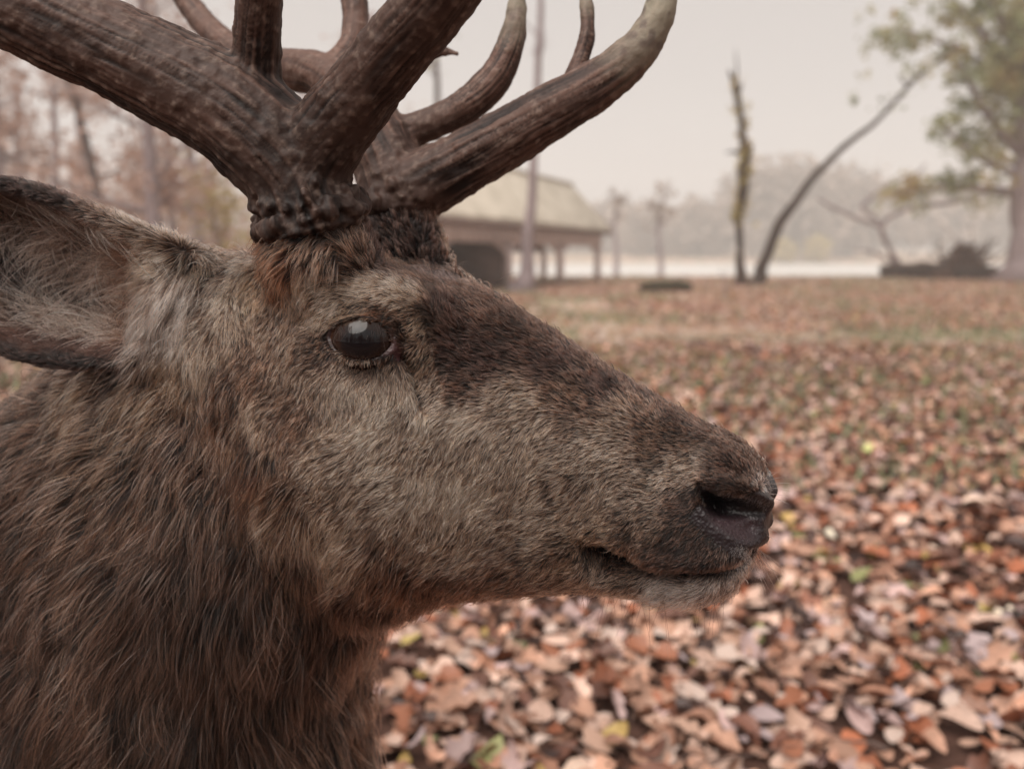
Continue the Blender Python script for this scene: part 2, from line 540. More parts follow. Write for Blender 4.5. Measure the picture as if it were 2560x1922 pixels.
F_OAK = foliage_mat('oak_foliage', [(.16, .18, .085), (.27, .29, .15), (.40, .36, .18), (.42, .27, .10)], .6, .4)
F_FAR = foliage_mat('far_foliage', [(.22, .17, .14), (.30, .235, .195), (.37, .28, .23)], .08, .1)
BARK = noise_mat('bark', (.055, .040, .036), (.145, .110, .105), 3.0, .9, 6, (4, 4, .6), .8, .03, .2)
BARK_PALE = noise_mat('pale_bark', (.17, .13, .135), (.33, .27, .275), 3.0, .9, 6, (4, 4, .6), .6, .02, .2)
BARK_DARK = noise_mat('dark_bark', (.020, .013, .011), (.065, .043, .036), 3.0, .9, 6, (3, 3, .8), .8, .03, .2)

# far wood beyond the water: many crowns that read as one mass
fg = np.random.default_rng(61)
cs_ = []
def wood_row(n, y0, y1, x0, x1, h0, h1):
    for _ in range(n):
        y = fg.uniform(y0, y1); x = fg.uniform(x0, x1) * y
        h = fg.uniform(h0, h1)
        cs_.append((x, y, float(ground_z(np.array(x), np.array(y))), h, h * fg.uniform(.28, .42)))
wood_row(80, 209, 235, .26, .80, 16, 22)
wood_row(26, 209, 222, .29, .44, 22, 27)
wood_row(70, 212, 245, .14, .26, 8, 15)
wood_row(150, 262, 320, -.10, .27, 12, 17)
wood_row(120, 212, 260, -.95, -.05, 12, 19)
Vf, Ff, of = [], [], 0
for x, y, z, h, r in cs_:
    k = 150
    d = fg.normal(0, 1, (k, 3)); d /= np.linalg.norm(d, axis=1)[:, None]
    c = np.array([x, y, z + h * .56]) + d * np.array([r, r, h * .46]) * fg.uniform(.55, 1.05, (k, 1))
    v, f = leaf_quads(c, 2.1, fg)
    Vf.append(v); Ff.append(f + of); of += len(v)
    v, q, t = tube(np.array([[x, y, z - .5], [x, y, z + h * .7]]), [.35, .15], 5)
    Vf.append(v); Ff.append(q + of); of += len(v)
tag(obj_np('far_wood', np.vstack(Vf), np.vstack(Ff), F_FAR, smooth=False), 'hazy brown wood on the far side of the pale water', 'wood', kind='stuff')
# =================================================================== trees and built things
def pic_path(rows, dist):
    """trunk drawn by picture points at one distance: x, y, half width px -> points, radii"""
    P = np.array([at_depth(x, y, dist) for x, y, *_ in rows])
    R = np.array([r[2] * PX * dist / F_PX for r in rows])
    n = len(rows) * 5
    C = catmull(np.hstack([P, R[:, None]]), n)
    return C[:, :3], np.maximum(C[:, 3], .004)
def wobble(P, R, g, amt):
    n = len(P)
    t = np.arange(n)[:, None] * .7
    ph = g.uniform(0, 6, (1, 3))
    P = P + np.sin(t + ph) * R[:, None] * amt
    R = R * (1 + .18 * np.sin(np.arange(n) * 1.7 + ph[0, 0]) * amt)
    return P, R
def sub_limbs(mb, P, R, g, n, t0, t1, ln, up=.4, depth=1, tips=None):
    """branches off a trunk; collects tip points"""
    for _ in range(n):
        t = g.uniform(t0, t1)
        i = min(int(t * (len(P) - 1)), len(P) - 2)
        a = g.uniform(0, 6.283)
        d = np.array([math.cos(a), math.sin(a), up + g.normal(0, .25)])
        L = ln * g.uniform(.5, 1.2) * (1.15 - t * .6)
        k = 6
        s = np.linspace(0, 1, k)[:, None]
        bend = np.array([g.normal(0, .25), g.normal(0, .25), g.normal(.05, .25)])
        Q = P[i] + (d * s + bend * s * s) * L
        r = R[i] * g.uniform(.35, .6) * np.linspace(1, .18, k)
        mb.tube(Q, r, 5)
        if tips is not None:
            tips.append(Q[3]); tips.append(Q[-1])
        if depth > 0:
            sub_limbs(mb, Q, r, g, 3, .3, 1, L * .5, up * .8, depth - 1, tips)
def tree(name, label, base, mat, P, R, g, limbs=0, limb_len=2, fol=None, nleaf=0, leaf=.16, spread=.7, group=None, t0=.35, cat='tree', up=.4, extra=None):
    root = empty(name, base)
    tag(root, label, cat, group)
    b = np.asarray(base, float)
    P, R = wobble(P, R, g, .12)
    mb = MB()
    mb.tube(P - b, R, 10)
    flare = [P[0] - b, P[0] - b + (P[1] - P[0]) * .5, P[1] - b]
    mb.tube(np.array(flare) + np.array([[0, 0, -.05], [0, 0, 0], [0, 0, 0]]), [R[0] * 1.5, R[0] * 1.2, R[1]], 10)
    tips = []
    if limbs:
        sub_limbs(mb, P - b, R, g, limbs, t0, 1, limb_len, up, 1, tips)
    if extra is not None:
        for Q, r in extra:
            mb.tube(Q - b, r, 6)
    mb.build('trunk', mat, root)
    if fol is not None and nleaf:
        tp = np.array(tips)
        c = tp[g.integers(0, len(tp), nleaf)] + g.normal(0, spread, (nleaf, 3)) * np.array([1, 1, .7])
        v, f = leaf_quads(c, leaf, g)
        obj_np('crown', v, f, fol, root, smooth=False)
    return root

tg = np.random.default_rng(77)
# slender pale tree in front of the shed
D_ = 29.5
P, R = pic_path([(1133, 628, 26), (1138, 570, 15), (1144, 480, 12), (1152, 370, 9), (1158, 260, 8), (1164, 120, 7), (1168, 0, 6), (1172, -160, 5), (1180, -330, 3)], D_)
tree('slender_tree', 'slender pale-barked bare tree standing in front of the open shed', P[0] * [1, 1, 0], BARK_PALE, P, R, tg, 9, 1.0, t0=.45, up=.9)
P, R = pic_path([(956, 612, 10), (952, 480, 8), (948, 300, 6), (945, 200, 6), (942, 130, 5), (940, 40, 4), (936, -60, 2)], 36)
tree('slender_tree', 'thin bare tree with mossy bark rising behind the antlers above the shed roof', P[0] * [1, 1, 0], BARK, P, R, tg, 10, .9, t0=.55, up=.7, fol=F_OAK, nleaf=60, leaf=.2, spread=.3)
# broken tree with yellow ivy leaves
D_ = on_ground(1600, 618)[1]
P, R = pic_path([(1596, 622, 16), (1600, 590, 12), (1598, 540, 8), (1596, 470, 9), (1604, 410, 11), (1608, 360, 12), (1609, 320, 9), (1602, 270, 7), (1594, 215, 7), (1586, 180, 6), (1574, 152, 2)], D_)
ex = [pic_path([(1606, 352, 6), (1618, 335, 5), (1626, 312, 2)], D_), pic_path([(1602, 335, 4), (1585, 328, 3), (1566, 331, 1)], D_), pic_path([(1590, 195, 3), (1592, 150, 2), (1588, 105, .6)], D_), pic_path([(1592, 210, 4), (1600, 190, 3), (1603, 178, 1)], D_)]
bt = tree('broken_tree', 'upright broken bare trunk with patches of yellow ivy leaves', P[0] * [1, 1, 0], BARK_DARK, P, R, tg, extra=ex)
ci = np.array([P[int(k)] for k in np.concatenate([tg.uniform(16, 34, 620), tg.uniform(36, 50, 110)])])
v, f = leaf_quads(ci + tg.normal(0, .16, ci.shape) * np.array([1, 1, 1.2]), .17, tg)
obj_np('ivy', v - np.array(bt.location), f, F_GOLD, bt, smooth=False)
# leaning tree
D_ = on_ground(1640, 615)[1]
rows = [(1628, 622, 20), (1642, 595, 15), (1652, 560, 12), (1682, 490, 11), (1720, 432, 9), (1768, 372, 8), (1800, 340, 7), (1850, 295, 6), (1895, 262, 5), (1945, 205, 4), (1990, 160, 4), (2030, 130, 3), (2075, 90, 1.5)]
P, R = pic_path(rows, D_)
tree('leaning_tree', 'bare thin tree leaning far over towards the big green oak', P[0] * [1, 1, 0], BARK_DARK, P, R, tg, 7, 1.0, F_OAK, 90, .2, .3, t0=.72, up=.5)
# twig stuck in the ground
D_ = on_ground(1570, 640)[1]
mb = MB()
for rr in ([(1572, 645, 2.2), (1567, 622, 2), (1562, 600, 1.6), (1554, 580, .8)], [(1564, 606, 1.3), (1570, 592, 1), (1572, 576, .6)]):
    P, R = pic_path(rr, D_)
    mb.tube(P, R, 6)
tag(mb.build('dead_twig', BARK_PALE), 'thin pale forked twig sticking up from the leaves before the broken tree', 'twig')

# big oak on the right
D_ = 40.0
bz = at_depth(2222, 606, D_)
rows = [(2232, 612, 60), (2226, 560, 42), (2222, 480, 36), (2220, 380, 28), (2214, 250, 17), (2195, 120, 12), (2205, 0, 10), (2190, -140, 8), (2180, -280, 5)]
P, R = pic_path(rows, D_)
ex, tipsx = [], []
for rr in ([(2212, 420, 12), (2150, 410, 9), (2080, 400, 7), (2010, 405, 5), (1960, 415, 3)], [(2205, 330, 14), (2160, 290, 10), (2110, 230, 7), (2080, 180, 5), (2050, 140, 3)],
           [(2205, 240, 12), (2170, 170, 9), (2120, 90, 7), (2060, 30, 4), (2010, -20, 3)], [(2210, 380, 9), (2130, 350, 7), (2060, 300, 5), (2020, 262, 3)], [(2200, 120, 12), (2150, 40, 9), (2090, -60, 6), (2000, -130, 4)], [(2205, 180, 9), (2120, 130, 6), (2020, 80, 4), (1950, 60, 2), (1905, 70, 1)]):
    Q, r = pic_path(rr, D_)
    Q = Q + np.linspace(0, 1, len(Q))[:, None] * np.array([0, tg.normal(-.4, 1.2), 0])
    ex.append((Q, r)); tipsx += [q for q in Q[4:]]
for _ in range(26):
    a = tg.uniform(0, 6.28); t = tg.uniform(.40, .95); i = int(t * (len(P) - 1)); L = tg.uniform(1.6, 4.2) * (1.2 - t * .5)
    s = np.linspace(0, 1, 7)[:, None]
    Q = P[i] + (np.array([math.cos(a), math.sin(a), tg.uniform(.0, .8)]) * s + np.array([0, 0, tg.uniform(-.25, .2)]) * s * s) * L
    ex.append((Q, R[i] * .35 * np.linspace(1, .15, 7))); tipsx += [q for q in Q[2:]]
oak = tree('oak_tree', 'big oak with thick pale trunk and thinning green and yellow leaves', np.array([P[0][0], P[0][1], 0]), BARK_PALE, P, R, tg, extra=ex)
tp = np.array(tipsx)
cl = tp[tg.integers(0, len(tp), 420)] + tg.normal(0, .55, (420, 3))
nl_ = 12500
c = cl[tg.integers(0, len(cl), nl_)] + tg.normal(0, .21, (nl_, 3))
for x, y, k in ((1890, 70, 22), (1915, 90, 16), (1840, 212, 20), (1872, 160, 14), (1880, 20, 10), (1850, 40, 8), (1960, 55, 30), (1930, 30, 14)):
    c = np.vstack([c, at_depth(x, y, D_) + tg.normal(0, .14, (k, 3))])
v, f = leaf_quads(c, .20, tg)
obj_np('crown', v - np.array(oak.location), f, F_OAK, oak, smooth=False)

# fallen tree with its root plate
D_ = 44.0
ctr_ = at_depth(2075, 590, D_)
fb = np.array([ctr_[0], D_, 0.0])
ft = empty('fallen_tree', fb)
tag(ft, 'uprooted fallen tree with ragged dark root plate lying beside the oak', 'tree')
mb = MB()
Q, r = pic_path([(2080, 582, 15), (2010, 584, 15), (1950, 583, 14), (1905, 585, 13)], D_)
mb.tube(Q - fb, r, 12)
Q, r = pic_path([(2060, 588, 14), (2110, 586, 13), (2150, 585, 10)], D_ - .5)
mb.tube(Q - fb, r, 10)
mb.build('trunk', BARK_DARK, ft)
mb = MB()
for k in range(280):                      # earth-clogged roots and broken wood heaped into a ragged mound
    x_ = tg.normal(0, .80); top = 1.55 * math.exp(-((x_ - .1) / .75) ** 2) + .30
    c0 = np.array([x_ * 1.15, tg.normal(0, .3), tg.uniform(.05, top)])
    a = tg.uniform(0, math.pi); L = tg.uniform(.3, .8)
    s = np.linspace(-.5, .5, 7)[:, None]
    d = np.array([math.cos(a), tg.normal(0, .4), math.sin(a) * .8])
    Qr = c0 + (d * s + tg.normal(0, .5, 3) * s * s) * L
    Qr[:, 2] = np.maximum(Qr[:, 2], .02)
    mb.tube(Qr, tg.uniform(.07, .20) * np.array([.5, .9, 1, 1, .9, .7, .3]), 6)
for k in range(46):
    a = tg.uniform(-.1, math.pi + .1); L = tg.uniform(.7, 2.1)
    s = np.linspace(0, 1, 7)[:, None]
    c0 = np.array([tg.normal(.1, .5), tg.normal(0, .3), tg.uniform(.2, 1.1)])
    Qr = c0 + (np.array([math.cos(a) * 1.1, tg.normal(0, .4), math.sin(a) * .75]) * s + tg.normal(0, .4, 3) * s * s) * L
    Qr[:, 2] = np.maximum(Qr[:, 2], .02)
    mb.tube(Qr, tg.uniform(.04, .10) * np.linspace(1, .3, 7), 5)
mb.build('root_plate', noise_mat('root_earth', (.045, .022, .015), (.14, .075, .052), 5, .95, 6, bump=1, bump_dist=.05), ft)['kind'] = 'stuff'
for rr in ([(1935, 575, 5), (1900, 480, 4.5), (1870, 445, 4.5), (1930, 400, 4), (1995, 372, 3), (2020, 350, 1.5)], [(1945, 575, 5), (1900, 492, 5), (1960, 450, 4.5), (2040, 440, 4), (2110, 425, 2)], [(1905, 490, 4), (1850, 470, 4), (1790, 440, 3), (1770, 425, 1.5)], [(1930, 570, 3), (1890, 545, 3), (1850, 540, 2)]):
    Q, r = pic_path(rr, D_)
    Q = Q + np.linspace(0, 1, len(Q))[:, None] * np.array([0, tg.normal(0, 1.0), 0])
    mb = MB(); mb.tube(Q - fb, r, 6)
    mb.build('dead_limb', BARK_PALE, ft)

# mossy stump lying left of the thin trees
bs = on_ground(1438, 632)
mb = MB()
k = 18; a = np.linspace(0, 2 * math.pi, k, endpoint=False)
rings = []
for x, s in ((-.92, .25), (-.80, .6), (-.5, .9), (-.15, 1.1), (.15, 1.0), (.45, 1.15), (.70, .75), (.90, .3)):
    rr = .21 * s * (1 + .14 * np.sin(3 * a + x * 4) + .10 * np.sin(5 * a - x * 7))
    rings.append(np.stack([np.full(k, x) + .05 * np.sin(a * 2), np.cos(a) * rr * 1.2, np.maximum(.20 + np.sin(a) * rr, -.02)], -1))
rings = np.array(rings)
i = np.arange(len(rings) - 1)[:, None] * k; j = np.arange(k)[None]; j2 = (j + 1) % k
V_ = np.vstack([rings.reshape(-1, 3), rings[0].mean(0), rings[-1].mean(0)]); nv = len(V_); jj = np.arange(k)
mb.add(V_, np.stack([i + j, i + j2, i + k + j2, i + k + j], -1).reshape(-1, 4), np.vstack([np.stack([np.full(k, nv - 2), (jj + 1) % k, jj], -1), np.stack([np.full(k, nv - 1), (len(rings) - 1) * k + jj, (len(rings) - 1) * k + (jj + 1) % k], -1)]))
mo = mb.build('mossy_log', noise_mat('mossy_bark', (.016, .011, .008), (.055, .045, .022), 6, .95, 6, bump=1, bump_dist=.03))
mo.location = bs
tag(mo, 'short dark mossy log lying on the leaves near the broken tree', 'log')

# thin pale trees standing in the mist before the water
for x, top, dist, lab in ((1425, 400, 66, 'faint thin tree with a small tuft at its top in the mist'), (1330, 430, 72, 'faint thin tree in the mist just right of the shed roof')):
    P, R = pic_path([(x, 612, 7), (x + 3, 540, 6), (x - 4, 480, 4), (x + 6, 430, 3), (x + 10, top, 1.5)], dist)
    P[:, 2] -= P[0, 2] - float(ground_z(P[0, 0], P[0, 1]))
    tree('misty_tree', lab, P[0], BARK_PALE, P, R, tg, 12, 2.0, F_FAR, 130, .35, .4, t0=.45, up=.7)
# yellow bushes by the far shore
for x, y, w, lab in ((1690, 556, 30, 'pale yellow bush on the far shore behind the leaning tree'), (1762, 545, 34, 'bright yellow bush on the far shore under the wood')):
    c0 = at_depth(x, 572, 203.0); r_ = w * PX * 203 / F_PX
    c0[2] = float(ground_z(c0[0], 203.0))
    root_ = empty('yellow_bush', c0); tag(root_, lab, 'bush', 'yellow bushes on the far shore')
    mb = MB()
    for _ in range(6):
        mb.tube(np.array([[0, 0, -.2], [tg.normal(0, .8), tg.normal(0, .8), r_]]), [.15, .05], 5)
    mb.build('stem', BARK, root_)
    d = tg.normal(0, 1, (500, 3)); d /= np.linalg.norm(d, axis=1)[:, None]
    v, f = leaf_quads(d * np.array([r_, r_, r_ * .9]) * tg.uniform(.4, 1, (500, 1)) + np.array([0, 0, r_ * .85]), .9, tg)
    obj_np('foliage', v, f, F_GOLD, root_, smooth=False)

# ------------------------------------------------------------------ the wood on the left
wl = [(340, 27, 20, 0, 'grey-lilac trunked beech, the stoutest trunk between ear and antler'), (258, 30, 12, 1, 'leaning grey-green trunk left of the stout beech'), (385, 34, 8, 0, 'thin trunk just right of the stout beech'),
      (480, 38, 9, 2, 'thin tree with yellow leaves close to the base of the antler'), (130, 40, 11, 0, 'mid-sized russet-leaved tree above the raised ear'), (20, 33, 14, 0, 'brown-leaved tree rising behind the tip of the ear'),
      (-130, 26, 20, 0, 'stout brown-leaved tree beyond the ear tip'), (430, 46, 17, 0, 'tall trunk behind the far antler beam'), (800, 44, 18, 0, 'tall trunk between the two antlers'), (640, 52, 12, 0, 'far slim tree between the antler tines'),
      (200, 52, 12, 0, 'far slim russet tree in the left wood'), (70, 58, 14, 0, 'far brown tree in the left wood'), (-300, 38, 18, 0, 'broad brown tree at the left edge of the wood'), (540, 60, 12, 2, 'far yellow tree low behind the antler base')]
for x, dist, hw, kind, lab in wl:
    lean = -42 if kind == 1 else tg.normal(0, 8)
    top = tg.uniform(-260, -40)
    b0 = at_depth(x, 640, dist); b0[2] = float(ground_z(b0[0], dist))
    R0 = hw * PX * dist / F_PX
    H = tg.uniform(11, 15) if kind != 2 else tg.uniform(4.5, 6)
    s = np.linspace(0, 1, 14)[:, None]
    P = b0 + np.hstack([s * (lean * PX * dist / F_PX) * 2.2, s * tg.normal(0, .4), s * H])
    R = R0 * (1 - .75 * s[:, 0])
    tree('gold_tree' if kind == 2 else 'beech_tree', lab, b0, BARK_PALE if kind != 1 else BARK, P, R, tg, 16, 2.6 if kind != 2 else 1.4, F_GOLD if kind == 2 else F_BROWN, 1500 if kind != 2 else 900, .22, .55, t0=.12, up=.35)
# undergrowth and more trees further back, one mass
ug = np.random.default_rng(88)
cs_, tr_ = [], []
for _ in range(74):
    y = ug.uniform(44, 95); x = (ug.uniform(-420, 610) * PX - 1280) / F_PX * y
    z = float(ground_z(np.array(x), np.array(y))) if y < 56 else -.2
    h = ug.uniform(3, 10)
    k = 110
    cs_.append(np.array([x, y, z + h * .5]) + ug.normal(0, 1, (k, 3)) * np.array([1.3, 1.3, h * .28]))
    tr_.append((x, y, z, h))
v, f = leaf_quads(np.vstack(cs_), .34, ug)
VV, FF, of = [v], [f], len(v)
for x, y, z, h in tr_:
    a, q, t = tube(np.array([[x, y, z - 1.5], [x + ug.normal(0, .3), y, z + h * .5], [x + ug.normal(0, .8), y, z + h * 1.3]]), [.16, .13, .05], 6)
    VV.append(a); FF.append(q + of); of += len(a)
tag(obj_np('undergrowth', np.vstack(VV), np.vstack(FF), F_BROWN, smooth=False), 'brown leafy undergrowth and saplings deep in the wood', 'undergrowth', kind='stuff')
# the same wood goes on behind the photographer and to the sides: it shades this side of the stag and shows in its eye
cs_, tr_ = [], []
for _ in range(90):
    a = ug.uniform(math.radians(60), math.radians(300)); r = ug.uniform(16, 38)
    x, y = math.sin(a) * r, math.cos(a) * r
    if y > -4 and x > -7 and x < 9: continue
    h = ug.uniform(6, 11)
    k = 150
    cs_.append(np.array([x, y, h * .58]) + ug.normal(0, 1, (k, 3)) * np.array([1.4, 1.4, h * .26]))
    tr_.append((x, y, 0, h))
v, f = leaf_quads(np.vstack(cs_), .55, ug)
VV, FF, of = [v], [f], len(v)
for x, y, z, h in tr_:
    a, q, t = tube(np.array([[x, y, z - .3], [x + ug.normal(0, .2), y, z + h * .5], [x + ug.normal(0, .5), y, z + h * 1.1]]), [.22, .17, .05], 6)
    VV.append(a); FF.append(q + of); of += len(a)
tag(obj_np('surrounding_wood', np.vstack(VV), np.vstack(FF), F_BROWN, smooth=False), 'brown autumn wood that closes in around the clearing', 'wood', kind='stuff')

# ------------------------------------------------------------------ open timber shed
A_ = at_depth(1298, 560, 42.0); A_[2] = 0
dv_ = np.array([-.397, -.918, 0]); nv_ = np.array([-.918, .397, 0])      # along the front (towards the left), and into the shed
shed = empty('open_shed', A_)
tag(shed, 'open timber shed with dark bays, arched braces and pale mossy hipped roof', 'shed')
M_ = Matrix(((dv_[0], nv_[0], 0, 0), (dv_[1], nv_[1], 0, 0), (0, 0, 1, 0), (0, 0, 0, 1)))
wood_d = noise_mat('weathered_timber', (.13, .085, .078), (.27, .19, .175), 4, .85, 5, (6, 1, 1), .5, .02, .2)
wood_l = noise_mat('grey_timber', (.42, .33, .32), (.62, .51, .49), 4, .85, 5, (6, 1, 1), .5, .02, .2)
roofm = noise_mat('mossy_roof', (.36, .315, .255), (.52, .465, .39), 1.2, .9, 6, (1, 1, 1), .6, .04, .2)
LEN, WID, EAVE, RIDGE = 17.3, 3.2, 2.62, 4.75
BAY = 5.85
def sbox(name, lo, hi, mat, par=None):
    mb = MB(); mb.box(lo, hi, M_)
    return mb.build(name, mat, par or shed, smooth=False)
for k in range(4):
    for d0 in (0.0, WID - .22):
        p = sbox('post', (k * BAY - .22 if k else 0, d0, -.05), (k * BAY + .22 if k else .44, d0 + .22, EAVE - .86), wood_l)
        for sg in ((1,) if k == 0 else (-1, 1)):
            if d0 > 0 and k > 2: continue
            mb = MB()
            s = np.linspace(0, 1, 8)
            q = np.stack([k * BAY + .12 + sg * (1.25 * s ** 1.7 + .02), np.full(8, d0 + .11), 1.0 + .80 * s ** .6], -1)
            mb.tube(np.array([np.array(M_ @ Vector(c)) for c in q]), np.full(8, .12), 6)
            mb.build('brace', wood_l, p)
nb = 35                                    # front cladding board by board
bw = LEN / nb
for k in range(nb):
    sbox('board', (k * bw + .012, -.030 - .006 * (k % 3), EAVE - .90), ((k + 1) * bw - .012, -.002, EAVE + .05), wood_l)
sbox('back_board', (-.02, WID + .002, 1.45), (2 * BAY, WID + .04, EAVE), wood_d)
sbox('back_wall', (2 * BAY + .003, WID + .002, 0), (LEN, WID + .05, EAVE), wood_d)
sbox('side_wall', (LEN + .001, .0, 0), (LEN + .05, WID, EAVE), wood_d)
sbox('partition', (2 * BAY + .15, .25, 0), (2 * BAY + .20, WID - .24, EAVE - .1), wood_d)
mb = MB()
x0, x1, y0, y1, rz = -.75, LEN + .7, -.36, WID + .36, RIDGE
for th in (0, .14):
    V_ = [(x0, y0, EAVE - .15 + th), (x1, y0, EAVE - .15 + th), (x1, y1, EAVE - .15 + th), (x0, y1, EAVE - .15 + th), (x0 + .9, WID / 2, rz + th), (x1 - .9, WID / 2, rz + th)]
    mb.add([np.array(M_ @ Vector(c)) for c in V_], [[0, 1, 5, 4], [2, 3, 4, 5]], [[3, 0, 4], [1, 2, 5]])
c6 = lambda a: [np.array(M_ @ Vector(c)) for c in a]
zb, zt = EAVE - .15, EAVE - .01
mb.add(c6([(x0, y0, zb), (x1, y0, zb), (x1, y1, zb), (x0, y1, zb), (x0, y0, zt), (x1, y0, zt), (x1, y1, zt), (x0, y1, zt)]), [[0, 1, 5, 4], [1, 2, 6, 5], [2, 3, 7, 6], [3, 0, 4, 7]])
rf = mb.build('roof', roofm, shed, smooth=False)
mb = MB(); mb.tube(np.array(c6([(x0 + .8, WID / 2, rz + .13), (x1 - .8, WID / 2, rz + .13)])), [.11, .11], 8)
mb.build('ridge_cap', roofm, rf)
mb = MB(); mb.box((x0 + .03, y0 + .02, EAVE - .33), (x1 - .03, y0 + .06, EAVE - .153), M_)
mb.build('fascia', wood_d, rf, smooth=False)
# =================================================================== the stag
# its own frame: u forward along the muzzle, v to the side that shows, w up
YAW = math.radians(22)
EU = np.array([math.cos(YAW), -math.sin(YAW), 0.0])
EV = np.array([-math.sin(YAW), -math.cos(YAW), 0.0])
EW = np.array([0, 0, 1.0])
ORG = CAM + ray(1000, 900) * 0.58
def toL(P):
    d = np.asarray(P) - ORG
    return np.stack([d @ EU, d @ EV, d @ EW], -1)
def toW(L):
    L = np.asarray(L, dtype=np.float64)
    return ORG + L[..., 0:1] * EU + L[..., 1:2] * EV + L[..., 2:3] * EW
def PV(x, y, v=0.0):                # where the line of sight meets the upright plane v metres to the side of the midline
    d = ray(x, y)
    t = (v - (CAM - ORG) @ EV) / (d @ EV)
    return CAM + d * t
def S(x, y, v=0.0):
    l = toL(PV(x, y, v))
    return l[0], l[2]

STAG_BASE = toW(np.array([-1.05, 0, 0]))
STAG_BASE[2] = 0.0
stag = empty('stag', STAG_BASE)
tag(stag, 'brown stag with rough dark antlers, thick mane and pale-ringed dark eye, seen in profile', 'deer')

def loft(rings):
    """rings (m,k,3) closed loops -> V, Q, T with fan caps"""
    m, k, _ = rings.shape
    V = rings.reshape(-1, 3)
    i = np.arange(m - 1)[:, None] * k
    j = np.arange(k)[None, :]
    j2 = (j + 1) % k
    Q = np.stack([i + j, i + j2, i + k + j2, i + k + j], -1).reshape(-1, 4)
    c0, c1 = len(V), len(V) + 1
    V = np.vstack([V, rings[0].mean(0), rings[-1].mean(0)])
    jj = np.arange(k)
    T = np.vstack([np.stack([np.full(k, c0), (jj + 1) % k, jj], -1),
                   np.stack([np.full(k, c1), (m - 1) * k + jj, (m - 1) * k + (jj + 1) % k], -1)])
    return V, Q, T

def section(T, B, W, n, tm, vc=0.0, k=48):
    """one cross-section between top T and bottom B (u,w); W half width, n squareness, tm height of the widest place"""
    th = np.linspace(0, 2 * math.pi, k, endpoint=False)
    c, s = np.cos(th), np.sin(th)
    e = 2.0 / n
    yy = np.sign(c) * np.abs(c) ** e
    xx = np.sign(s) * np.abs(s) ** e
    t = np.clip((1 - yy) / 2, 0, 1) ** (math.log(tm) / math.log(0.5))
    u = T[0] + (B[0] - T[0]) * t
    w = T[1] + (B[1] - T[1]) * t
    return np.stack([u, xx * W + vc, w], -1)

# ---- head: top x,y  bottom x,y (picture), half width, squareness, widest height (0 top .. 1 bottom)
HEAD = [
 (1670, 1098, 1652, 1160, .016, 2.0, .50),
 (1660, 1050, 1625, 1196, .030, 2.2, .52),
 (1640, 1006, 1600, 1236, .039, 2.4, .52),
 (1602, 966, 1560, 1270, .044, 2.5, .52),
 (1550, 934, 1500, 1278, .046, 2.5, .52),
 (1480, 898, 1440, 1279, .045, 2.5, .52),
 (1400, 852, 1370, 1270, .044, 2.5, .52),
 (1300, 794, 1290, 1264, .046, 2.5, .54),
 (1200, 727, 1190, 1266, .050, 2.5, .56),
 (1110, 676, 1080, 1270, .056, 2.5, .54),
 (1040, 640, 980, 1274, .064, 2.5, .48),
 (970, 616, 890, 1290, .073, 2.6, .42),
 (890, 592, 800, 1290, .081, 2.7, .36),
 (800, 574, 690, 1275, .085, 2.7, .36),
 (710, 560, 590, 1230, .083, 2.6, .40),
 (620, 558, 500, 1160, .080, 2.4, .42),
 (530, 556, 440, 1060, .074, 2.3, .45),
 (450, 560, 395, 930, .060, 2.2, .48),
 (400, 600, 380, 800, .034, 2.0, .50)]
rows = [(*S(a, b), *S(c, d), W, n, tm) for a, b, c, d, W, n, tm in HEAD]
rows = catmull(rows, 110)
head_rings = np.array([section((r[0], r[1]), (r[2], r[3]), r[4], r[5], np.clip(r[6], .25, .7)) for r in rows])
# ---- neck and trunk: back edge, throat edge (picture), half width
NECK = [
 (520, 620, 845, 1175, .060),
 (400, 620, 815, 1252, .082),
 (290, 710, 795, 1310, .094),
 (180, 800, 755, 1390, .104),
 (80, 880, 720, 1480, .112),
 (-40, 970, 725, 1590, .119),
 (-180, 1050, 700, 1700, .128)]
nrows = [(*S(a, b), *S(c, d), W, 2.2, .5, 0) for a, b, c, d, W in NECK]
nrows += [(-.54, -.075, -.30, -.46, .150, 2.2, .5, 0), (-.68, -.055, -.50, -.56, .175, 2.2, .52, 0),
          (-.86, -.020, -.74, -.60, .200, 2.2, .54, 0), (-1.05, -.035, -1.0, -.60, .220, 2.2, .56, 0),
          (-1.28, -.050, -1.28, -.57, .228, 2.2, .55, 0), (-1.50, -.040, -1.52, -.50, .215, 2.2, .5, 0),
          (-1.68, -.065, -1.70, -.44, .17, 2.2, .45, 0), (-1.80, -.14, -1.79, -.36, .08, 2.0, .45, 0)]
nr = catmull(nrows, 120)
neck_rings = np.array([section((r[0], r[1]), (r[2], r[3]), r[4], r[5], np.clip(r[6], .3, .7)) for r in nr])
bodymb = MB()
bodymb.add(*loft(toW(head_rings)))
bodymb.add(*loft(toW(neck_rings)))
# pedicles under the antlers
for s, xs in ((1, (705, 610, 684, 512)), (-1, (872, 592, 864, 480))):
    p0, p1 = PV(xs[0], xs[1], .045 * s), PV(xs[2], xs[3], .056 * s)
    bodymb.tube(np.linspace(p0, p1, 8), np.linspace(.040, .033, 8) * (1 if s > 0 else .85), 20)
